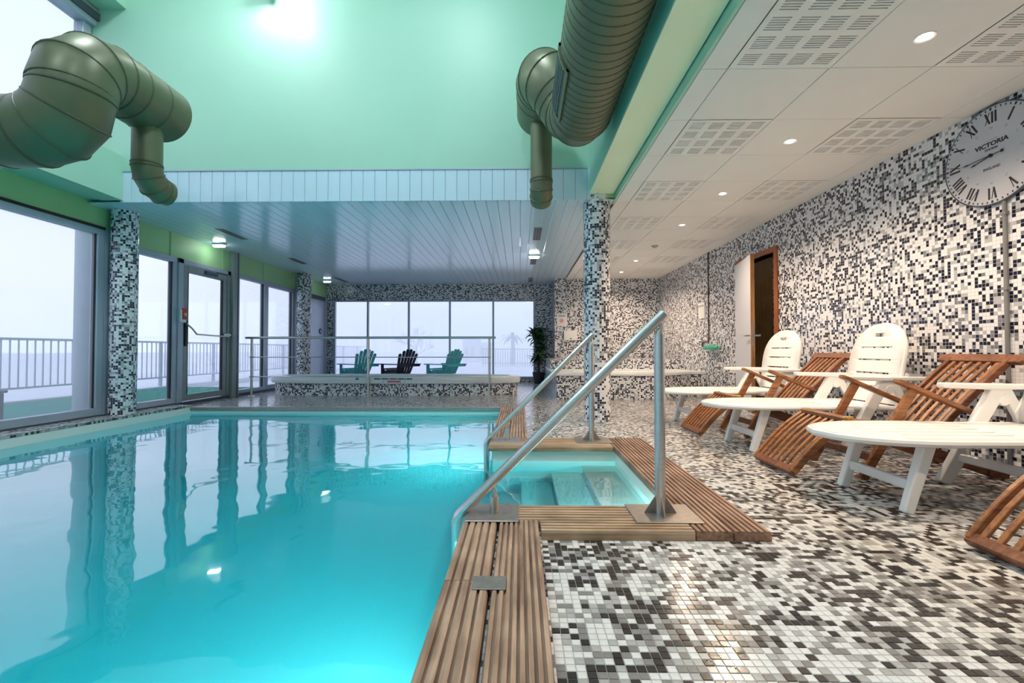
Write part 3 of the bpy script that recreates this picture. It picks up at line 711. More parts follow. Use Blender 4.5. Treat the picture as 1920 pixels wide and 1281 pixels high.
# ------------------------------------------------------------------ ceiling vents and emergency lamps
vt = [('near the emergency door', -4.15, 6.17, 6.77), ('in the middle of the left row', -4.17, 8.16, 8.72), ('closest to the far window on the left', -4.25, 10.41, 11.06),
      ('left of the mosaic column', .25, 6.19, 6.88), ('just behind the right emergency lamp', .25, 8.22, 8.85), ('closest to the plant', .25, 10.48, 11.1)]
for lab, xv, y0, y1 in vt:
    t = empty('ceiling_vent', (xv, (y0 + y1) / 2, ZC), label='slim dark slot vent in the plank ceiling ' + lab, cat='vent', group='slot vents in the plank ceiling', world=True)
    b = MB(); w = .055
    b.box(xv - w, xv - w + .008, y0, y1, ZC - .004, ZC); b.box(xv + w - .008, xv + w, y0, y1, ZC - .004, ZC); b.box(xv - w, xv + w, y0, y0 + .01, ZC - .004, ZC); b.box(xv - w, xv + w, y1 - .01, y1, ZC - .004, ZC)
    b.build('frame', 'grey_pipe', t)
    MB().box(xv - w + .008, xv + w - .008, y0 + .01, y1 - .01, ZC - .0015, ZC).build('opening', 'black', t)
    for q in (-.02, .02): MB().box(xv + q - .004, xv + q + .004, y0 + .01, y1 - .01, ZC - .003, ZC - .001).build('slat', 'grey_pipe', t)
for lab, xv, yv, e_ in (('near the emergency door', -4.72, 7.03, 1), ('near the right column', .25, 7.98, 1), ('in the far left corner', -4.60, 10.75, 0)):
    t = empty('emergency_lamp', (xv, yv, ZC), label='lit white bulkhead emergency lamp on the plank ceiling ' + lab, cat='lamp', group='emergency lamps', world=True)
    MB().box(xv - .10, xv + .10, yv - .045, yv + .045, ZC - .03, ZC).build('housing', 'white_plastic', t, bevel=.008)
    MB().box(xv - .085, xv + .085, yv - .035, yv + .035, ZC - .055, ZC - .03).build('diffuser', 'lamp_cool' if e_ else 'lamp_green', t, bevel=.012)

# ------------------------------------------------------------------ wall lamp, then added fill lamps
wlp = empty('wall_lamp', (-2.80, YF - .12, 4.86), label='round wall lamp casting a white glow on the high green wall', cat='lamp', world=True)
MB().lathe([(.06, 0), (.06, .02), (.02, .03), (.02, .10)], (-2.80, YF - .12, 4.80), 18, 'y').build('arm', 'aluminium', wlp, smooth=True)
MB().lathe([(.02, 4.93), (.07, 4.90), (.085, 4.83), (.085, 4.76), (.075, 4.75)], (-2.80, YF - .16, 0), 20, caps=False).build('shade', 'duct', wlp, smooth=True)
MB().lathe([(.07, 4.765), (.001, 4.762)], (-2.80, YF - .16, 0), 20, caps=False).build('bulb', 'lamp_cool', wlp)
def add_light(name, typ, loc, power, col, size=.1, parent=None, rot=None, **k):
    ld = bpy.data.lights.new(name, typ); ld.energy = power; ld.color = col
    if typ == 'AREA': ld.shape = 'DISK'; ld.size = size
    else: ld.shadow_soft_size = size
    for a_, v_ in k.items(): setattr(ld, a_, v_)
    o = bpy.data.objects.new(name, ld); COL.objects.link(o)
    if parent: o.parent = parent; o.location = Vector(loc) - WLD.get(parent, Vector())
    else: o.location = loc
    if rot: o.rotation_euler = rot
    return o
add_light('wall_lamp_bulb', 'POINT', (-2.66, YF - .34, 4.80), GLOW_W, (.86, .94, 1), .06, wlp)
for i, (xv, yv) in enumerate(((-3.4, 3.3), (-.7, 3.3), (-3.4, .3), (-.7, .3))):  # unseen ceiling lamps added to brighten the hall
    t = empty('added_hall_lamp', (xv, yv, 5.6), label='added unseen fill lamp on the high hall ceiling, ' + ['far left', 'far right', 'near left', 'near right'][i] + ' of the four', cat='lamp', group='added fill lamps of the high ceiling', world=True)
    MB().lathe([(.30, 5.6), (.30, 5.55), (.27, 5.54)], (xv, yv, 0), 24, caps=False).build('housing', 'white_plastic', t)
    MB().lathe([(.27, 5.545), (.001, 5.53)], (xv, yv, 0), 24, caps=False).build('diffuser', 'lamp_added', t)
    add_light('hall_fill_light', 'AREA', (xv, yv, 5.52), HALL_FILL_W, (.80, .90, 1.0), .5, t)
# hidden underwater lamps, added to brighten the basin and the steps
for i, (xv, yv, zv, nx_, ny_, pw_) in enumerate(((PX1, .2, -.6, -1, 0, .7), (PX1, 1.7, -.6, -1, 0, .8), (PX1, 4.9, -.55, -1, 0, 1.), (-1.6, NB, -.55, 0, 1, 1.), (-3.4, NB, -.55, 0, 1, 1.), (.63, IY0, -.15, 0, 1, .30), (.40, IY0, -.18, 0, 1, .32))):
    lab = ['under the near boards', 'under the boards by the metal plate', 'under the boards beyond the step bay', 'on the near end wall, right', 'on the near end wall, left', 'above the top step of the bay', 'above the second step of the bay'][i]
    t = empty('added_underwater_lamp', (xv, yv, zv), label='added underwater fill lamp in the pool wall ' + lab, cat='lamp', group='added underwater fill lamps', world=True)
    r_ = .11 if pw_ > .5 else .04; ax = 'x' if nx_ else 'y'; sg_ = nx_ or ny_
    MB().lathe([(r_, 0), (r_, sg_ * .012), (r_ * .85, sg_ * .016)], (xv, yv, zv), 20, ax, caps=False).build('bezel', 'white_plastic', t)
    MB().lathe([(r_ * .85, sg_ * .012), (.001, sg_ * .014)], (xv, yv, zv), 20, ax, caps=False).build('lens', 'lamp_added', t)
    add_light('pool_fill_light', 'AREA', (xv + nx_ * .03, yv + ny_ * .03, zv), POOL_FILL_W * pw_, (.86, .97, 1), r_ * 1.5, t, (0, PI / 2, 0) if nx_ else (PI / 2, 0, 0))
# daylight enters through these openings (portals emit nothing, they only guide sampling)
def portal(loc, rot, sx, sy):
    ld = bpy.data.lights.new('window_portal', 'AREA'); ld.shape = 'RECTANGLE'; ld.size = sx; ld.size_y = sy; ld.cycles.is_portal = True
    o = bpy.data.objects.new('window_portal', ld); COL.objects.link(o); o.location = loc; o.rotation_euler = rot
portal((XL - .3, 3.4, 1.1), (0, -PI / 2, 0), 2.4, 13.5); portal((XL - .3, 1.0, 3.75), (0, -PI / 2, 0), 1.6, 8.2); portal((-2.2, YB + .3, 1.1), (-PI / 2, 0, 0), 5.3, 2.1)

# ------------------------------------------------------------------ ducts
def duct_part(parent, pts, r, seams=(), n=32, name='section', cap0=True, cap1=True):
    o = MB().tube(pts, r, n, caps=True).build(name, 'duct', parent, smooth=True)
    return o
def ring(parent, c, axis, r, w=.012, h=.008):
    parent = parent
    c = Vector(c); a = Vector(axis).normalized()
    MB().tube([c - a * w, c - a * w * .5, c + a * w * .5, c + a * w], [r, r + h, r + h, r], 32, caps=False).build('seam', 'duct_seam', parent, smooth=True)
def mitre(parent, path, r, n=32):
    """segmented elbow: short straight gores between the path points, a raised seam at each joint"""
    for i in range(len(path) - 1):
        MB().tube([path[i], path[i + 1]], r, n, caps=True).build('gore', 'duct', parent, smooth=True)
    for i in range(1, len(path) - 1):
        t = (path[i + 1] - path[i - 1])
        MB().tube([path[i] - t.normalized() * .008, path[i], path[i] + t.normalized() * .008], [r + .003, r + .012, r + .003], n, caps=False).build('seam', 'duct_seam', parent, smooth=True)
def gored(parent, path, r, n=36):
    """one continuous gored pipe with flat segments: shared rings at the mitres"""
    o = MB().tube(path, r, n).build('bend', 'duct', parent, smooth=False)
    o.data.polygons.foreach_set('use_smooth', [True] * len(o.data.polygons)); o.data.set_sharp_from_angle(angle=math.radians(60))
    for i in range(1, len(path) - 1):
        t = ((path[i + 1] - path[i]).normalized() + (path[i] - path[i - 1]).normalized()).normalized()
        k = 1 / max(.8, (path[i + 1] - path[i]).normalized().dot(t))
        ring(o, path[i], t, r * k * .995, .009, .007)
    return o
V3 = Vector
DR = .245
# left duct: out of the window wall, up, then towards the green wall
ld_ = empty('ventilation_duct', (-3.25, 3.2, 2.2), label='bent grey-green ventilation duct hanging by the upper left windows', cat='duct', world=True)
lx, ly, zl, zh = -3.25, 3.22, 2.39, 2.95
R_ = .272
path = [V3((-5.2, ly - .1, zl - .03)), V3((lx - R_ - .25, ly, zl))]
path += arc((lx - R_, ly, zl + R_), -PI / 2, 0, R_, 3, (1, 0, 0), (0, 0, 1))
path2 = path + arc((lx, ly + R_, zh - R_), PI, PI / 2, R_, 3, (0, 1, 0), (0, 0, 1)) + [V3((lx, 3.64, zh)), V3((lx, 3.85, zh)), V3((lx, 4.08, zh))]
gored(ld_, path2, DR)
bx, by = lx, 3.88
path3 = [V3((bx, by, zh - .15)), V3((bx, by, 2.42))] + arc((bx, by + .16, 2.40), PI, 1.5 * PI, .16, 3, (0, 1, 0), (0, 0, 1)) + [V3((bx + .01, by + .22, 2.24))]
gored(ld_, path3, .112, 28)
# right duct: spiral trunk along the hall, S-bend up to a capped drum with a drop
rd_ = empty('ventilation_duct', (.5, 2.5, 2.4), label='large spiral grey-green duct running along the right-hand green beam', cat='duct', world=True)
rx, rz, ye = .512, 2.784, 3.72
tr_ = MB().tube([(rx, NB, rz), (rx, ye, rz)], DR, 40).build('trunk', 'duct', rd_, smooth=True)
y = 1.0
while y < ye:
    ring(tr_, (rx, y, rz), (0.04, 1, 0.0), DR - .001, .006, .005); y += .075
dd = Vector((-.30, 0, .50)); L_ = dd.length; dn = dd / L_; R_ = .25
A = V3((rx, ye, rz)); B = A + V3((0, R_, 0)) + dd; 
path = [A - V3((0, .02, 0)), A] + [A + V3((0, R_ * math.sin(a_), 0)) + dn * (R_ * (1 - math.cos(a_))) for a_ in (PI / 6, PI / 3, PI / 2)]
C = A + V3((0, R_, 0)) + dn * R_
path += [C + dn * .08]
path += [C + dn * .08 + dn * (R_ * math.sin(a_)) + V3((0, R_ * (1 - math.cos(a_)), 0)) for a_ in (PI / 6, PI / 3, PI / 2)]
E = path[-1]; path += [E + V3((0, .15, 0)), E + V3((0, .52, 0))]
gored(rd_, path, DR)
bx, by, bz = E.x, E.y + .30, E.z
path3 = [V3((bx, by, bz - .2)), V3((bx, by, 2.50))] + arc((bx, by + .15, 2.48), PI, 1.45 * PI, .15, 3, (0, 1, 0), (0, 0, 1))
gored(rd_, path3, .108, 28)
g = MB(); ga = math.radians(172)
def on_duct(a_, yy, rr): return (rx + rr * math.cos(a_), yy, rz + rr * math.sin(a_))
def patch(mb, a0, a1, y0, y1, rr0, rr1, n=4):
    V = []
    for i in range(n + 1):
        a_ = a0 + (a1 - a0) * i / n
        V += [on_duct(a_, y0, rr0), on_duct(a_, y1, rr0), on_duct(a_, y0, rr1), on_duct(a_, y1, rr1)]
    F = []
    for i in range(n):
        o = 4 * i; F += [(o + 2, o + 3, o + 7, o + 6), (o, o + 4, o + 5, o + 1), (o, o + 2, o + 6, o + 4), (o + 1, o + 5, o + 7, o + 3)]
    F += [(0, 1, 3, 2), (4 * n, 4 * n + 2, 4 * n + 3, 4 * n + 1)]; mb.add(V, F)
r0, r1, gy0, gy1 = math.radians(172), math.radians(220), 2.95, 3.60
patch(g, r0, r0 + .09, gy0, gy1, DR - .01, DR + .015); patch(g, r1 - .09, r1, gy0, gy1, DR - .01, DR + .015); patch(g, r0, r1, gy0, gy0 + .03, DR - .01, DR + .015); patch(g, r0, r1, gy1 - .03, gy1, DR - .01, DR + .015)
gf = g.build('grille_frame', 'duct', rd_)
g = MB(); patch(g, r0 + .08, r1 - .08, gy0 + .03, gy1 - .03, DR - .02, DR + .009); g.build('grille_opening', 'black', gf)
for i in range(6):
    a_ = r0 + .12 + i * .095; g = MB(); patch(g, a_, a_ + .02, gy0 + .03, gy1 - .03, DR, DR + .013, 1); g.build('grille_slat', 'grey_pipe', gf)

# ------------------------------------------------------------------ whirlpool tub
JX, JY, JA, JB = -2.30, 8.50, 2.30, .55
def oval(a, b, n=72, e=3.0):
    P = []
    for i in range(n):
        t = 2 * PI * i / n; c, s_ = math.cos(t), math.sin(t)
        P.append((JX + a * math.copysign(abs(c) ** (2 / e), c), JY + b * math.copysign(abs(s_) ** (2 / e), s_)))
    return P
jz = empty('whirlpool_tub', (JX, JY, 0), label='large oval whirlpool tub with white rim and mosaic base', cat='hot tub', world=True)
def loops(mb, L):
    n = len(L[0][0]); V = []
    for P, z in L: V += [(x_, y_, z) for x_, y_ in P]
    mb.add(V, [(i * n + j, i * n + (j + 1) % n, (i + 1) * n + (j + 1) % n, (i + 1) * n + j) for i in range(len(L) - 1) for j in range(n)]); return mb
b = loops(MB(), [(oval(JA - .05, JB - .05), 0), (oval(JA - .05, JB - .05), .21)])
P_ = oval(JA - .05, JB - .05); cum = [0]
for i in range(1, 73): cum.append(cum[-1] + math.dist(P_[i % 72], P_[i - 1]))
me = b.mesh('mosaic_base'); ul = me.uv_layers.new(name='UVMap')
for p in me.polygons:
    for q, li in enumerate(p.loop_indices): ul.data[li].uv = (cum[p.index + (1 if q in (1, 2) else 0)], 0 if q < 2 else .21)
me.materials.append(M['mosaic_wall']); link('mosaic_base', me, jz).location = Vector((0, 0, 0)) - WLD[jz]
o = loops(MB(), [(oval(JA - .06, JB - .06), .21), (oval(JA, JB), .215), (oval(JA + .01, JB + .01), .25), (oval(JA, JB), .315), (oval(JA - .03, JB - .03), .333), (oval(JA - .16, JB - .14), .335), (oval(JA - .19, JB - .17), .315), (oval(JA - .3, JB - .25), .05)]).build('rim', 'tub_white', jz, smooth=True)
b = MB(); P_ = oval(JA - .20, JB - .18); b.add([(x_, y_, .30) for x_, y_ in P_], [tuple(range(72))]); b.build('tub_water', 'tub_water', jz)
def fy(x_):  # front rim surface y at x
    u = abs((x_ - JX) / (JA + .01)); return JY - (JB + .01) * max(0, 1 - u ** 3.0) ** (1 / 3.0)
b = MB()
xm = -2.63; yy = fy(xm) - .004
sn = empty('rim_notice', (-2.4, yy, .29), label='small blue and red printed notices on the front of the whirlpool rim', cat='notice', world=True)
xa = -2.86; b.extrude([(xa - .035, fy(xa) - .004, .285), (xa + .035, fy(xa) - .004, .285), (xa, fy(xa) - .004, .325)], (0, .006, 0)); b.build('blue_triangle', 'blue_print', sn)
for i in range(14):
    xb = -2.55 + i * .048; MB().box(xb, xb + .04, fy(xb) - .006, fy(xb) + .01, .288, .312).build('depth_mark', ['blue_print', 'teal_print', 'grey_print'][i % 3], sn)
for i in range(8):
    xb = -2.32 + i * .03; MB().box(xb, xb + .02, fy(xb) - .006, fy(xb) + .01, .238, .268).build('red_character', 'red', sn)
for xb in (-2.40, -2.03): MB().box(xb, xb + .02, fy(xb) - .006, fy(xb) + .01, .24, .252).build('dark_mark', 'blue_print', sn)

# guard rail
gr = empty('guard_rail', (-2.6, 7.9, 0), label='low stainless guard rail with three posts in front of the whirlpool', cat='railing', world=True)
GY = 7.88
for xp in (-4.69, -2.64, -.53):
    po = MB().tube([(xp, GY, .006), (xp, GY, 1.0)], .021, 16).build('post', 'steel', gr, smooth=True)
    MB().lathe([(.06, 0), (.06, .006), (.025, .012)], (xp, GY, 0), 18).build('flange', 'steel', po, smooth=True)
    for z in (.68, .34): MB().box(xp - .028, xp + .028, GY - .028, GY + .02, z - .012, z + .012).build('clamp', 'steel', po, bevel=.005)
MB().tube([(-4.80, GY, 1.02), (-.42, GY, 1.02)], .021, 16).build('top_rail', 'steel', gr, smooth=True)
for z in (.68, .34): MB().tube([(-4.70, GY - .02, z), (-.52, GY - .02, z)], .008, 8).build('mid_rail', 'steel', gr, smooth=True)

# ------------------------------------------------------------------ tiled soaking tub in the corner
st = empty('soaking_tub', (2, 8.5, 0), label='raised mosaic soaking tub with a white rim in the lit corner', cat='hot tub', world=True)
P_ = [(.60, 7.45), (2.28, 7.42), (2.95, 7.98), (XR - .002, 7.98), (XR - .002, 10.64), (.60, 10.64)]
MB().extrude([(x_, y_, 0) for x_, y_ in P_], (0, 0, .385)).build('mosaic_body', 'mosaic_wall', st, uv='box')
n = len(P_); inn = [(.95, 7.78), (2.14, 7.75), (2.68, 8.2), (XR - .2, 8.3), (XR - .2, 9.0), (.95, 9.0)]
ov = [(.58, 7.42), (2.29, 7.39), (2.97, 7.96), (XR - .003, 7.96), (XR - .003, 10.63), (.58, 10.63)]
b = MB(); V = [(x_, y_, .385) for x_, y_ in ov] + [(x_, y_, .43) for x_, y_ in ov] + [(x_, y_, .43) for x_, y_ in inn] + [(x_, y_, .388) for x_, y_ in inn]
b.add(V, [(i + 6 * k, (i + 1) % 6 + 6 * k, (i + 1) % 6 + 6 * k + 6, i + 6 * k + 6) for k in range(3) for i in range(6)] + [(5, 4, 3, 2, 1, 0), (18, 19, 20, 21, 22, 23)])
b.build('white_rim', 'tub_white', st, bevel=.006)
MB().box(.60, XR - .003, 9.05, 10.63, .43, .62).build('rear_ledge', 'mosaic_wall', st, uv='box')

# ------------------------------------------------------------------ small wall items
t = empty('wall_notice', (1.0, YA, 1.5), label='white plate with a pink round symbol on the corner wall by the plant', cat='notice', world=True)
MB().box(.86, 1.10, YA - .008, YA, 1.36, 1.66).build('plate', 'white_plastic', t, bevel=.002)
MB().lathe([(.05, -.012), (.05, -.008)], (.97, YA, 1.49), 20, 'y').build('round_symbol', 'pink', t)
MB().box(.90, 1.06, YA - .010, YA - .008, 1.585, 1.625).build('grey_line', 'grey_print', t)
t = empty('wall_box', (1.2, YA, 1.15), label='plain white box on the corner wall beside the mosaic column', cat='box', world=True)
MB().box(1.02, 1.33, YA - .04, YA, 1.03, 1.26).build('casing', 'white_plastic', t, bevel=.006)
MB().box(1.16, 1.20, YA - .043, YA - .04, 1.06, 1.08).build('lock', 'gap_dark', t)
t = empty('wall_panel', (XR, 8.1, 1.5), label='small white panel on the right mosaic wall near the corner', cat='panel', world=True)
MB().box(XR - .02, XR, 7.97, 8.24, 1.36, 1.64).build('plate', 'white_plastic', t, bevel=.003)
MB().box(XR - .022, XR - .02, 8.0, 8.21, 1.57, 1.60).build('grey_line', 'grey_print', t)
t = empty('wall_conduit', (XR, 7.82, 1.7), label='thin brown conduit running down the right mosaic wall', cat='pipe', world=True)
MB().tube([(XR - .012, 7.82, ZC), (XR - .012, 7.82, .95)], .010, 8).build('conduit', 'brown_pipe', t, smooth=True)
MB().tube([(XR - .012, 7.82, .95), (XR - .012, 8.06, .945), (XR - .012, 8.10, .90), (XR - .012, 8.10, .86)], .010, 8).build('elbow', 'brown_pipe', t, smooth=True)
for z in (2.2, 1.75, 1.3): MB().box(XR - .026, XR, 7.80, 7.84, z, z + .02).build('clip', 'brown_pipe', t)
t = empty('green_bottle_holder', (XR, 7.6, .85), label='green plastic holder on the right mosaic wall below the brown conduit', cat='holder', world=True)
MB().lathe([(.02, 7.90), (.032, 7.86), (.04, 7.75), (.045, 7.58), (.045, 7.42), (.032, 7.36), (.02, 7.32)], (XR - .075, 0, .845), 18, 'y').build('body', 'green_plastic', t, smooth=True)
MB().box(XR - .04, XR, 7.5, 7.7, .83, .86).build('bracket', 'grey_pipe', t)
MB().lathe([(.03, .90), (.022, .94), (.012, .96)], (XR - .075, 7.44, 0), 12).build('cap', 'clear_plastic', t, smooth=True)
t = empty('wall_pipe', (XR, 3.06, 1), label='grey vertical pipe on the mosaic wall below the clock', cat='pipe', world=True)
MB().tube([(XR - .012, 3.062, 0), (XR - .012, 3.062, 1.83)], .012, 10).build('pipe', 'grey_pipe', t, smooth=True)
for z in (.5, 1.2, 1.7): MB().box(XR - .027, XR, 3.043, 3.081, z, z + .02).build('clip', 'grey_pipe', t)

# ------------------------------------------------------------------ clock
ck = empty('wall_clock', label='large round white wall clock with roman numerals on the mosaic wall', cat='clock')
ck.matrix_world = Matrix(((0, 0, -1, XR), (-1, 0, 0, 3.125), (0, 1, 0, 2.125), (0, 0, 0, 1)))
CR = .335
cf = MB().lathe([(CR, 0), (CR, .022), (CR - .004, .026), (.0005, .026)], (0, 0, 0), 72, caps=False).build('face', 'clock_face', ck, smooth=True)
MB().lathe([(CR, .0), (CR + .004, .01), (CR + .003, .026), (CR - .003, .029), (CR - .006, .026)], (0, 0, 0), 72, caps=False).build('rim', 'aluminium_dark', ck, smooth=True)
b = MB()
for i in range(60):
    a_ = PI / 2 - i * PI / 30; rr = CR * .945; c, s_ = math.cos(a_), math.sin(a_); w, h = (.0062, .009) if i % 5 == 0 else (.0042, .0062)
    q = [(-h, -w), (h, -w), (h, w), (-h, w)]
    b.extrude([(rr * c + u * c - v * s_, rr * s_ + u * s_ + v * c, .026) for u, v in q], (0, 0, .0008))
tag(b.build('minute_track', 'black', cf), kind='stuff')
RN = ['XII', 'I', 'II', 'III', 'IV', 'V', 'VI', 'VII', 'VIII', 'IX', 'X', 'XI']
def numeral(txt, ang):
    b = MB(); W_ = {'I': .022, 'V': .040, 'X': .042}; tot = sum(W_[c] for c in txt); x_ = -tot / 2; H_ = .078
    r_in = CR * .655
    def stroke(xa, xb, w):  # from bottom (inner) xa to top (outer) xb
        pts = [(xa - w / 2, 0), (xa + w / 2, 0), (xb + w / 2, H_), (xb - w / 2, H_)]
        b.extrude([(math.cos(ang) * (r_in + v) + math.sin(ang) * u, math.sin(ang) * (r_in + v) - math.cos(ang) * u, .026) for u, v in pts][::-1], (0, 0, .0009))
    for c in txt:
        w = W_[c]; m_ = x_ + w / 2
        if c == 'I': stroke(m_, m_, .013)
        elif c == 'V': stroke(m_, m_ - .014, .013); stroke(m_, m_ + .014, .005)
        else: stroke(m_ + .014, m_ - .014, .013); stroke(m_ - .014, m_ + .014, .005)
        x_ += w
    b.build('numeral', 'black', cf)
for i, tx in enumerate(RN): numeral(tx, PI / 2 - i * PI / 6)
for txt, size, yv, mt in (('VICTORIA', .042, .078, 'black'), ('STATION', .020, .045, 'black'), ('ENGLAND', .024, -.085, 'dark_print')):
    me = text_mesh(txt, size, .03); me.materials.clear(); me.materials.append(M[mt]); o = link('lettering', me, cf); o.location = (0, yv, .0268)
    if txt == 'VICTORIA': o.scale = (1.15, 1, 1)
MB().box(-.045, .045, .108, .112, .026, .0268).build('thin_line', 'grey_print', cf)
for i in range(12):
    a_ = PI / 2 - i * PI / 6; me = text_mesh(str(12 + i if i else 24), .022); me.materials.clear(); me.materials.append(M['grey_print'])
    o = link('lettering', me, cf); o.location = (CR * .56 * math.cos(a_), CR * .56 * math.sin(a_), .0268); o.rotation_euler = (0, 0, a_ - PI / 2)
def hand(ang, L_, tail, w, z):
    b = MB(); q = [(-tail, -w), (0, -w * 1.2), (L_ * .72, -w * .8), (L_ * .8, -w * 2.1), (L_, 0), (L_ * .8, w * 2.1), (L_ * .72, w * .8), (0, w * 1.2), (-tail, w)]
    c, s_ = math.cos(ang), math.sin(ang)
    b.extrude([(u * c - v * s_, u * s_ + v * c, z) for u, v in q], (0, 0, .002))
    if tail > .02: b.lathe([(.010, z), (.010, z + .002)], (-tail * c, -tail * s_, 0), 14)
    return b
mh = hand(math.radians(180 + 2), .20, .075, .0022, .034); mh.build('minute_hand', 'black', ck)
hand(math.radians(180 + 8 + 4), .145, .01, .003, .030).build('hour_hand', 'black', ck)
MB().lathe([(.012, .026), (.012, .038), (.004, .04)], (0, 0, 0), 16).build('hub', 'black', ck, smooth=True)

# ------------------------------------------------------------------ white plastic loungers
def slotted_panel(wf, t0, t1, pos, slots, n=60):
    """panel following pos(t)->(x,z), half width wf(t); slots = (ta, tb, half width)"""
    ts = sorted(set([t0 + (t1 - t0) * i / n for i in range(n + 1)] + [q for s_ in slots for q in s_[:2]]))
    b = MB(); V = []; sw = .15
    for t in ts:
        x_, z_ = pos(t); w = max(wf(t), .004); k = min(sw, w * .55)
        hw = k
        for s_ in slots:
            if s_[0] - 1e-6 <= t <= s_[1] + 1e-6: hw = min(s_[2], w * .8)
        V += [(x_, -w, z_), (x_, -hw, z_), (x_, hw, z_), (x_, w, z_)]
    F = []
    for i in range(len(ts) - 1):
        mid = (ts[i] + ts[i + 1]) / 2; hole = any(s_[0] < mid < s_[1] for s_ in slots); o = 4 * i
        for c in range(3):
            if c == 1 and hole: continue
            F.append((o + c, o + 4 + c, o + 5 + c, o + 1 + c))
    return b.add(V, F)
def solid(o, t):
    s_ = o.modifiers.new('solid', 'SOLIDIFY'); s_.thickness = t; s_.offset = 0; return o
def make_lounger(back=79.):
    t = empty('sun_lounger')
    def wseat(x_):
        if x_ < .5: return .30 * math.sqrt(max(0, 1 - ((.5 - x_) / .5) ** 2.3)) 
        return .30 - (.03 if x_ > .9 else 0)
    zs = .365
    p = slotted_panel(wseat, 0.0, 1.37, lambda x_: (x_, zs - .012 * max(0, (x_ - .7))), [(1.02, 1.034, .18), (1.12, 1.134, .18), (1.22, 1.234, .18)])
    se = solid(p.build('seat', 'white_plastic', t, smooth=True), .018)
    pts = [(1.37, -.28, zs - .02)] + [(x_, -wseat(x_), zs - .012) for x_ in np.linspace(1.3, 0, 36)] + [(x_, wseat(x_), zs - .012) for x_ in np.linspace(0, 1.3, 36)[1:]] + [(1.37, .28, zs - .02)]
    MB().tube(pts, .019, 8).build('seat_rim', 'white_plastic', se, smooth=True)
    for k, yv in enumerate((-.15, -.075, 0, .075, .15)):
        q = [(x_, yv * (1 + .25 * math.sin(x_ * 2)), zs + .0095) for x_ in np.linspace(.22 + abs(yv) * .6, .85, 8)]
        MB().tube(q, .0028, 4).build('groove', 'groove', se)
    for s_ in (-1, 1):
        MB().bar((.40, s_ * .215, .35), (.285, s_ * .22, 0), .05, .062, (0, 1, 0), .042, .05).build('front_leg', 'white_plastic', t, bevel=.008, seg=2)
        MB().bar((1.27, s_ * .295, .58), (.93, s_ * .295, 0), .042, .085, (0, 1, 0), .045, .075).build('rear_leg', 'white_plastic', t, bevel=.008, seg=2)
        MB().bar((1.30, s_ * .295, .58), (1.60, s_ * .295, 0), .036, .06, (0, 1, 0), .04, .055).build('rear_leg', 'white_plastic', t, bevel=.008, seg=2)
        MB().lathe([(.03, -.026), (.034, -.018), (.034, .018), (.03, .026)], (1.285, s_ * .295, .50), 16, 'y').build('pivot', 'white_plastic', t, smooth=True)
        q = [(.93, -.026), (.95, -.034), (1.2, -.036), (1.58, -.030), (1.60, -.02), (1.60, .02), (1.58, .030), (1.2, .036), (.95, .034), (.93, .026)]
        MB().extrude([(x_, s_ * .297 + y_, .565 + .008 * (x_ < 1)) for x_, y_ in q], (0, 0, .032)).build('armrest', 'white_plastic', t, bevel=.008, seg=2)
    MB().bar((.33, -.21, .13), (.33, .21, .13), .035, .05, (1, 0, 0)).build('front_stretcher', 'white_plastic', t, bevel=.008, seg=2)
    MB().bar((1.02, -.30, .16), (1.02, .30, .16), .03, .05, (1, 0, 0)).build('rear_stretcher', 'white_plastic', t, bevel=.006)
    MB().bar((1.0, -.30, .335), (1.0, .30, .335), .05, .03, (1, 0, 0)).build('cross_rail', 'white_plastic', t, bevel=.006)
    Lb = .66; a_ = math.radians(back)
    def wb_(s_):
        if s_ > .36: return .275 * math.sqrt(max(0, 1 - ((s_ - .36) / (Lb - .36)) ** 2.4))
        return .265 + .01 * s_ / .36
    pos = lambda s_: (1.365 + s_ * math.cos(a_) - .02 * math.sin(PI * s_ / Lb), .375 + s_ * math.sin(a_))
    sl = [(.122, .136, .17), (.235, .249, .175), (.346, .36, .175), (.45, .464, .165), (.545, .578, .045)]
    bk = slotted_panel(wb_, 0, Lb, pos, sl, 64).build('backrest', 'white_plastic', t, smooth=True); solid(bk, .022)
    out = [(pos(s_)[0], -wb_(s_), pos(s_)[1]) for s_ in np.linspace(0, Lb, 34)] + [(pos(s_)[0], wb_(s_), pos(s_)[1]) for s_ in np.linspace(Lb, 0, 34)[1:]]
    MB().tube([(x_ + .012, y_, z_ - .009) for x_, y_, z_ in out], .017, 8).build('backrest_rim', 'white_plastic', bk, smooth=True)
    if back > 30:
      for s_ in (-1, 1): MB().bar((1.36, s_ * .285, .42), (1.46, s_ * .26, .62), .02, .03, (0, 1, 0)).build('back_stay', 'white_plastic', t, bevel=.005)
    return t
lg = make_lounger(); lg1 = make_lounger(72.)
spec = [((1.61, 2.505), 0, 'white plastic sun lounger in the foreground, its back cut off by the picture edge'),
        ((1.545, 3.85), 0, 'white plastic sun lounger between the two wooden steamer chairs'),
        ((1.52, 5.0), 7, 'white plastic sun lounger beside the open door, farthest of the three')]
for i, ((x_, y_), a_, lab) in enumerate(spec):
    o = (lg1, lg)[i] if i < 2 else copy_tree(lg); o.location = (x_, y_, 0); o.rotation_euler = (0, 0, math.radians(a_)); tag(o, lab, 'lounger', 'white plastic loungers')

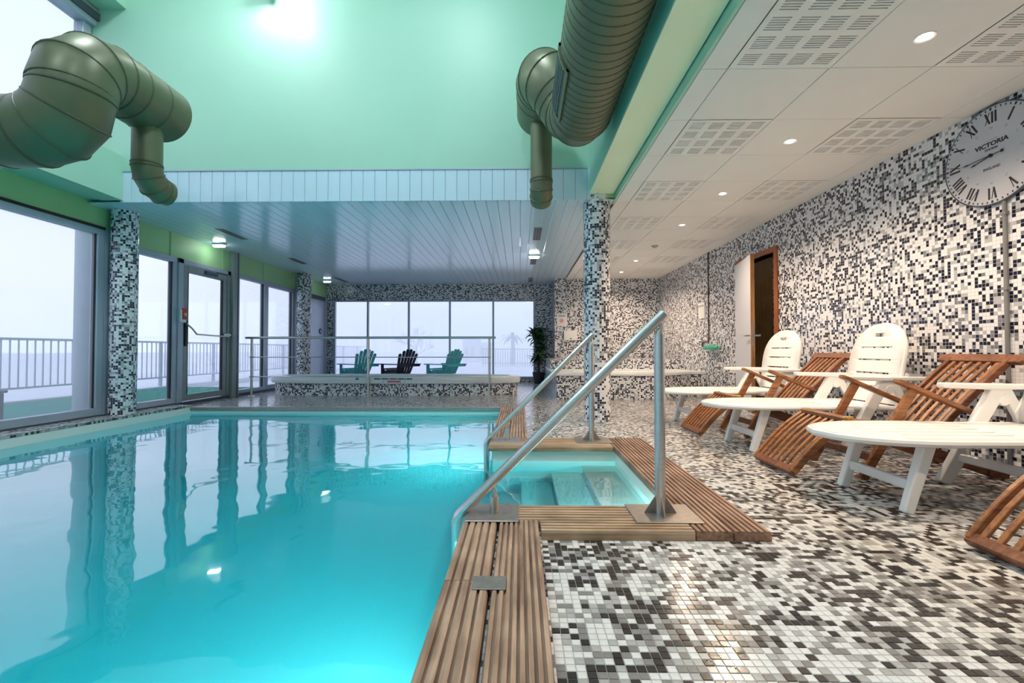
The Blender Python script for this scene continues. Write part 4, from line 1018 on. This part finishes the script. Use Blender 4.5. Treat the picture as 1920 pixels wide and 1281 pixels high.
# ------------------------------------------------------------------ teak steamer chairs
def rail(parent, name, pts, w, h, material, bevel=.004):
    b = MB(); n = len(pts); V = []
    for i, p in enumerate(pts):
        p = Vector(p); t_ = (Vector(pts[min(i + 1, n - 1)]) - Vector(pts[max(i - 1, 0)])).normalized(); sd = Vector((0, 1, 0)); up = t_.cross(sd)
        for a_, c in ((-1, -1), (1, -1), (1, 1), (-1, 1)): V.append(p + sd * (a_ * w / 2) + up * (c * h / 2))
    F = [(0, 3, 2, 1), tuple(4 * (n - 1) + k for k in range(4))]
    for i in range(n - 1):
        for k in range(4): F.append((4 * i + k, 4 * i + (k + 1) % 4, 4 * i + 4 + (k + 1) % 4, 4 * i + 4 + k))
    return b.add(V, F).build(name, material, parent, bevel=bevel)
def make_steamer():
    t = empty('steamer_chair'); hw = .222
    fc = lambda u: (.02 + .34 * u, .035 + .315 * u + .030 * math.sin(PI * u))        # footrest curve
    sc_ = lambda u: (.36 + .62 * u, .35 - .085 * u - .02 * math.sin(PI * u))         # seat
    bc = lambda u: (.93 + .47 * u, .275 + .465 * u + .018 * math.sin(PI * u))        # back
    for s_ in (-1, 1):
        rail(t, 'foot_side_rail', [(fc(u)[0], s_ * (hw - .005), fc(u)[1]) for u in np.linspace(0, 1, 7)], .024, .045, 'teak')
        rail(t, 'seat_side_rail', [(sc_(u)[0], s_ * hw, sc_(u)[1]) for u in np.linspace(-.02, 1.06, 6)], .026, .05, 'teak')
        rail(t, 'back_side_rail', [(bc(u)[0], s_ * (hw - .03), bc(u)[1]) for u in np.linspace(-.02, 1, 6)], .028, .042, 'teak_dark')
        MB().bar((.75, s_ * (hw + .02), .56), (.43, s_ * (hw + .02), 0), .028, .055, (0, 1, 0)).build('front_leg', 'teak', t, bevel=.004)
        MB().bar((.42, s_ * (hw - .025), .33), (1.36, s_ * (hw - .025), 0), .026, .06, (0, 1, 0)).build('rear_leg', 'teak_dark', t, bevel=.004)
        a0, a1 = Vector((.64, s_ * (hw + .022), .60)), Vector((1.14, s_ * (hw + .022), .385))
        d_ = (a1 - a0).normalized(); up = Vector((0, 1, 0)).cross(d_) * -1
        q = [(-.0, -.022), (.02, -.031), (.25, -.034), (.5, -.026), (.535, -.016), (.535, .016), (.5, .026), (.25, .034), (.02, .031), (0, .022)]
        MB().extrude([a0 + d_ * u + Vector((0, v, 0)) for u, v in q], up * .026).build('armrest', 'teak', t, bevel=.005, seg=2)
        MB().lathe([(.008, -.02), (.008, .02)], (.40, s_ * (hw + .005), .345), 10, 'y').build('hinge_bolt', 'brass', t)
        MB().box(.345, .40, s_ * (hw - .012) - .012, s_ * (hw - .012) + .012, .345, .385).build('hinge', 'brass', t, bevel=.004)
    for k in range(7):
        yv = -hw + .045 + k * (2 * hw - .09) / 6
        rail(t, 'foot_slat', [(fc(u)[0], yv, fc(u)[1] + .008) for u in np.linspace(.03, .97, 7)], .024, .016, 'teak', .002)
        rail(t, 'seat_slat', [(sc_(u)[0], yv, sc_(u)[1] + .016) for u in np.linspace(.03, .97, 6)], .030, .016, 'teak', .002)
    for k in range(6):
        yv = -hw + .075 + k * (2 * hw - .15) / 5
        rail(t, 'back_slat', [(bc(u)[0], yv, bc(u)[1]) for u in np.linspace(.03, .98, 6)], .026, .016, 'teak', .002)
    x_, z_ = bc(1.0)
    q = [(-.285, -.02), (-.27, -.034), (.27, -.034), (.285, -.02), (.285, .02), (.25, .034), (-.25, .034), (-.285, .02)]
    dirb = Vector((.47, 0, .465)).normalized(); nb_ = Vector((-dirb.z, 0, dirb.x))
    MB().extrude([Vector((x_, 0, z_)) + Vector((0, u, 0)) + dirb * v - nb_ * .015 for u, v in q], nb_ * .034).build('head_rail', 'teak_dark', t, bevel=.006, seg=2)
    MB().bar((.945, -hw, .285), (.945, hw, .285), .03, .045, (1, 0, 0)).build('lumbar_rail', 'teak', t, bevel=.004)
    MB().bar((.365, -hw - .005, .365), (.365, hw + .005, .365), .055, .03, (1, 0, 0)).build('knee_rail', 'teak', t, bevel=.006)
    MB().bar((.025, -hw - .005, .04), (.025, hw + .005, .04), .05, .036, (1, 0, .9)).build('toe_rail', 'teak_dark', t, bevel=.006)
    MB().bar((.50, -hw - .02, .13), (.50, hw + .02, .13), .022, .05, (1, 0, 0)).build('front_stretcher', 'teak_dark', t, bevel=.004)
    MB().bar((1.24, -hw, .05), (1.24, hw, .05), .022, .05, (1, 0, 0)).build('rear_stretcher', 'teak_dark', t, bevel=.004)
    return t
sc0 = make_steamer()
spec = [((1.69, 3.115), 0, 'teak steamer chair between the foreground and middle white loungers'),
        ((1.635, 4.45), 1, 'teak steamer chair between the middle and farthest white loungers'),
        ((1.795, 1.665), 0, 'teak steamer chair of which only the slatted foot shows at the picture edge')]
for i, ((x_, y_), a_, lab) in enumerate(spec):
    o = sc0 if i == 0 else copy_tree(sc0); o.location = (x_, y_, 0); o.rotation_euler = (0, 0, math.radians(a_)); tag(o, lab, 'chair', 'teak steamer chairs')

# ------------------------------------------------------------------ adirondack chairs by the far window
def make_adirondack(material):
    t = empty('adirondack_chair')
    for s_ in (-1, 1):
        MB().bar((.40, s_ * .25, .33), (-.50, s_ * .25, .045), .025, .10, (0, 1, 0)).build('side_board', material, t, bevel=.004)
        MB().bar((.37, s_ * .285, 0), (.37, s_ * .285, .50), .025, .10, (0, 1, 0)).build('front_leg', material, t, bevel=.004)
        MB().extrude([(x_, s_ * .31 + y_, .50) for x_, y_ in ((.46, -.04), (.46, .04), (.40, .07), (.2, .06), (-.38, .035), (-.38, -.035), (.2, -.06), (.40, -.07))], (0, 0, .024)).build('arm', material, t, bevel=.004)
    for k in range(5):
        x_ = .38 - k * .115; z_ = .385 - k * .036
        MB().bar((x_, -.26, z_), (x_, .26, z_), .095, .02, (1, 0, -.3)).build('seat_slat', material, t, bevel=.003)
    MB().bar((-.33, -.34, .49), (-.33, .34, .49), .025, .07, (1, 0, 0)).build('back_brace', material, t, bevel=.003)
    hts = [.78, .85, .89, .89, .85, .78]
    for k in range(6):
        u = (k - 2.5); y0, y1 = u * .075, u * .102
        b = MB(); z1 = hts[k]; A_ = Vector((-.10, y0, .27)); B_ = Vector((-.10 - (z1 - .27) * .42, y1, z1)); d_ = (B_ - A_).normalized(); sd = Vector((0, 1, 0)); sd = (sd - d_ * sd.dot(d_)).normalized(); nn = d_.cross(sd)
        L_ = (B_ - A_).length; q = [(-.028, 0), (.028, 0), (.042, L_ - .035), (.03, L_ - .008), (0, L_), (-.03, L_ - .008), (-.042, L_ - .035)]
        b.extrude([A_ + sd * a_ + d_ * c - nn * .01 for a_, c in q], nn * .02); b.build('back_slat', material, t, bevel=.002)
    MB().bar((.385, -.26, .29), (.385, .26, .29), .022, .10, (1, 0, 0)).build('front_apron', material, t, bevel=.003)
    return t
tc_ = make_adirondack('teal_chair'); pc_ = make_adirondack('plum_chair')
for o, x_, lab, rot in ((tc_, -3.78, 'turquoise slatted garden chair at the left of the row by the far window', 142), (pc_, -2.80, 'dark plum slatted garden chair between two turquoise ones', 142), (copy_tree(tc_), -1.72, 'turquoise slatted garden chair at the right of the row by the far window', 146)):
    o.location = (x_, 10.65, 0); o.rotation_euler = (0, 0, math.radians(rot)); o.scale = (.93, .93, .93); tag(o, lab, 'chair', 'garden chairs by the far window')

# ------------------------------------------------------------------ indoor plant
pl = empty('potted_plant', (.45, 10.98, 0), label='dark green leafy potted plant in the far corner beside the window', cat='plant', world=True)
MB().lathe([(.11, 0), (.15, .25), (.16, .27), (.15, .27), (.14, .24), (.001, .24)], (.45, 10.98, 0), 24, caps=False).build('pot', 'pot', pl, smooth=True)
heads = [(.40, 10.95, 1.05), (.48, 11.0, 1.26), (.47, 10.9, .84), (.50, 10.92, 1.02), (.42, 11.05, .60), (.48, 11.03, .66), (.34, 10.97, 1.22), (.46, 10.95, 1.14)]
lm = MB(); V = []; n = 7
for i in range(n):
    u = i / (n - 1); w = .03 * math.sin(PI * min(1, u * .92 + .08)) + .002; V += [(.36 * u, -w, .10 * u - .20 * u * u), (.36 * u, 0, .10 * u - .20 * u * u - .006), (.36 * u, w, .10 * u - .20 * u * u)]
lm.add(V, [(3 * i + c, 3 * i + 3 + c, 3 * i + 4 + c, 3 * i + 1 + c) for i in range(n - 1) for c in range(2)])
lme = lm.mesh('leaf', True); lme.materials.append(M['leaf'])
for hx_, hy_, hz_ in heads:
    sm_ = MB().tube([(.45, 10.98, .22), ((hx_ + .45) / 2, (hy_ + 10.98) / 2, hz_ * .6), (hx_, hy_, hz_)], [.018, .014, .01], 8).build('stem', 'trunk', pl, smooth=True)
    for k in range(26):
        o = link('leaf', lme, sm_); o.location = Vector((hx_, hy_, hz_ + random.uniform(-.12, .06))) - WLD[pl]
        o.rotation_euler = (random.uniform(-.3, .3), random.uniform(-1.0, .45), random.uniform(0, 2 * PI)); q = random.uniform(.5, .8); o.scale = (q, q * 2.1, q)

# ------------------------------------------------------------------ outside
def plane(name, x0, x1, y0, y1, z, m_, label, cat, kind='structure'):
    b = MB(); quad(b, x0, x1, y0, y1, z); return b.build(name, m_, loc=((x0 + x1) / 2, (y0 + y1) / 2, z), label=label, cat=cat, kind=kind)
b = MB(); quad(b, -160, XL - .1, -60, 220, -.12); quad(b, XR + .14, 160, -60, 220, -.12); quad(b, XL - .1, XR + .14, YB + .1, 220, -.12); quad(b, XL - .1, XR + .14, -60, NB - .1, -.12)
b.build('ground', 'terrace', label='pale terrace and misty ground outside the windows', cat='ground', kind='structure')
MB().box(-7.9, XL - .14, -6, 10.2, -.11, -.03).build('turf_strip', 'turf', loc=(-6.3, 3, -.07), label='teal green turf strip outside the left windows', cat='turf', kind='structure')
kb = MB().box(-8.1, -7.9, -10, 30, -.12, .0).build('terrace_kerb', 'terrace', loc=(-8, 8, 0), label='low pale kerb under the outdoor fence', cat='kerb', kind='structure')
fe = empty('outdoor_fence', (-8, 8, .14), label='pale metal bar fence on the terrace beyond the left windows', cat='fence', world=True)
MB().box(-8.02, -7.98, -4, 24, .96, 1.0).build('top_rail', 'fence_metal', fe); MB().box(-8.02, -7.98, -4, 24, .18, .21).build('bottom_rail', 'fence_metal', fe)
bme = MB().box(-.008, .008, -.008, .008, .2, .97).mesh('bar'); bme.materials.append(M['fence_metal'])
pme_ = MB().box(-.025, .025, -.025, .025, .0, 1.0).mesh('post'); pme_.materials.append(M['fence_metal'])
y = 3.0; k = 0
while y < 23:
    if k % 14 == 0: o = link('post', pme_, fe); o.location = Vector((-8, y, .0)) - WLD[fe]
    else: o = link('bar', bme, fe); o.location = Vector((-8, y, 0)) - WLD[fe]
    y += .125; k += 1
oc = empty('outdoor_column', (-5.45, 5.62, -.1), label='pale round column standing outside behind the large left window', cat='column', kind='structure', world=True)
MB().lathe([(.12, -.1), (.12, 5.2)], (-5.45, 5.62, 0), 28).build('shaft', 'outer_column', oc, smooth=True)
MB().lathe([(.14, -.1), (.14, .0), (.12, .01)], (-5.45, 5.62, 0), 28).build('foot', 'outer_column', oc, smooth=True)
MB().tube([(-5.36, 5.68, -.1), (-5.36, 5.68, 5.2)], .022, 10).build('rain_pipe', 'white_plastic', oc, smooth=True)
pb = empty('outdoor_box', (-6.0, 5.0, -.03), label='dark box standing on the turf at the left edge', cat='box', world=True)
MB().box(-6.52, -6.05, 4.85, 5.25, -.03, .30).build('body', 'pot', pb, bevel=.01); MB().box(-6.54, -6.03, 4.83, 5.27, .30, .33).build('lid', 'pot', pb, bevel=.006)
# beyond the far window
def bare_tree(x_, y_, h, spread, label):
    t = empty('bare_tree', (x_, y_, -.1), label=label, cat='tree', world=True)
    MB().tube([(x_, y_, -.1), (x_ + .03, y_, h * .25), (x_, y_, h * .5)], [.07, .05, .035], 8).build('trunk', 'twig', t, smooth=True)
    b = MB(); r_ = random.Random(3)
    def grow(p, d_, L_, r0, dep):
        q = p + d_ * L_; b.tube([p, q], [r0, r0 * .7], 4, caps=False)
        if dep == 0: return
        for _ in range(3):
            nd = (d_ + Vector((r_.uniform(-1, 1) * .75, r_.uniform(-1, 1) * .75, r_.uniform(-.35, .6)))).normalized(); grow(q, nd, L_ * r_.uniform(.6, .85), r0 * .6, dep - 1)
    for k_ in range(7):
        a_ = k_ * .9; grow(Vector((x_, y_, h * (.2 + .05 * k_))), Vector((math.cos(a_) * spread, math.sin(a_) * spread, .8)).normalized(), h * .22, .025, 4)
    o = b.build('twigs', 'twig', t); tag(o, kind='stuff')
bare_tree(-6.4, 28, 2.2, 1.1, 'bare misty shrub tree seen through the middle panes')
pt = empty('palm_tree', (-.45, 28, -.1), label='small misty palm tree seen through the right-hand pane', cat='tree', world=True)
MB().tube([(-.45, 28, -.1), (-.43, 28, .9), (-.45, 28, 1.65)], [.16, .12, .11], 10).build('trunk', 'twig', pt, smooth=True)
fm = MB(); V = []; n = 6
for i in range(n):
    u = i / (n - 1); w = .10 * math.sin(PI * min(1, u * .9 + .1)) + .01; V += [(.95 * u, -w, .30 * u - .50 * u * u), (.95 * u, w, .30 * u - .50 * u * u)]
fm.add(V, [(2 * i, 2 * i + 2, 2 * i + 3, 2 * i + 1) for i in range(n - 1)]); fme = fm.mesh('frond', True); fme.materials.append(M['far_leaf'])
for k in range(16):
    o = link('frond', fme, pt); o.location = Vector((-.45, 28, 1.65)) - WLD[pt]; o.rotation_euler = (0, random.uniform(-.5, .5), k * 2 * PI / 16)
hut = empty('garden_building', (-2.9, 34, -.1), label='low misty building beyond the terrace', cat='building', world=True)
hw1 = MB().box(-4.3, -3.2, 34, 37, -.12, 1.6).build('wall', 'far_wall', hut); hw2 = MB().box(-3.2, -2.1, 34.5, 37, -.12, 1.3).build('wall', 'far_wall', hut)
MB().box(-4.4, -3.1, 33.9, 37.1, 1.6, 1.7).build('roof', 'far_wall', hut); MB().box(-3.1, -2.0, 34.4, 37.1, 1.3, 1.38).build('roof', 'far_wall', hut)
for q in (-4.0, -3.55, -2.9, -2.45): MB().box(q - .12, q + .12, 33.97 if q < -3.2 else 34.47, 34.6, .4, 1.1).build('window', 'pot', hw1 if q < -3.2 else hw2)
ff = empty('garden_fence', (-1, 26, -.1), label='misty bar fence in front of the palm tree', cat='fence', world=True)
MB().box(-2.2, 1.2, 25.98, 26.02, .85, .90).build('top_rail', 'twig', ff); MB().box(-2.2, 1.2, 25.98, 26.02, .05, .09).build('bottom_rail', 'twig', ff)
fb = MB().box(-.02, .02, -.02, .02, -.1, .9).mesh('bar'); fb.materials.append(M['twig'])
for k in range(24): o = link('bar', fb, ff); o.location = Vector((-2.1 + k * .14, 26, 0)) - WLD[ff]
# sea mist beyond the terrace
def fog(name, x0, x1, y0, y1, z1, dens):
    m_ = bpy.data.materials.new('mist'); m_.use_nodes = True; n_ = m_.node_tree; n_.nodes.clear()
    o_ = n_.nodes.new('ShaderNodeOutputMaterial'); v_ = n_.nodes.new('ShaderNodeVolumeScatter'); v_.inputs['Density'].default_value = dens; v_.inputs['Color'].default_value = (.98, .985, 1, 1)
    n_.links.new(v_.outputs[0], o_.inputs['Volume'])
    return MB().box(x0, x1, y0, y1, -.1, z1).build(name, m_, loc=((x0 + x1) / 2, (y0 + y1) / 2, 0), label='pale sea mist over the ground beyond the far window', cat='mist', kind='stuff')
fog('mist', -14, 8, 14, 40, 4, .085)
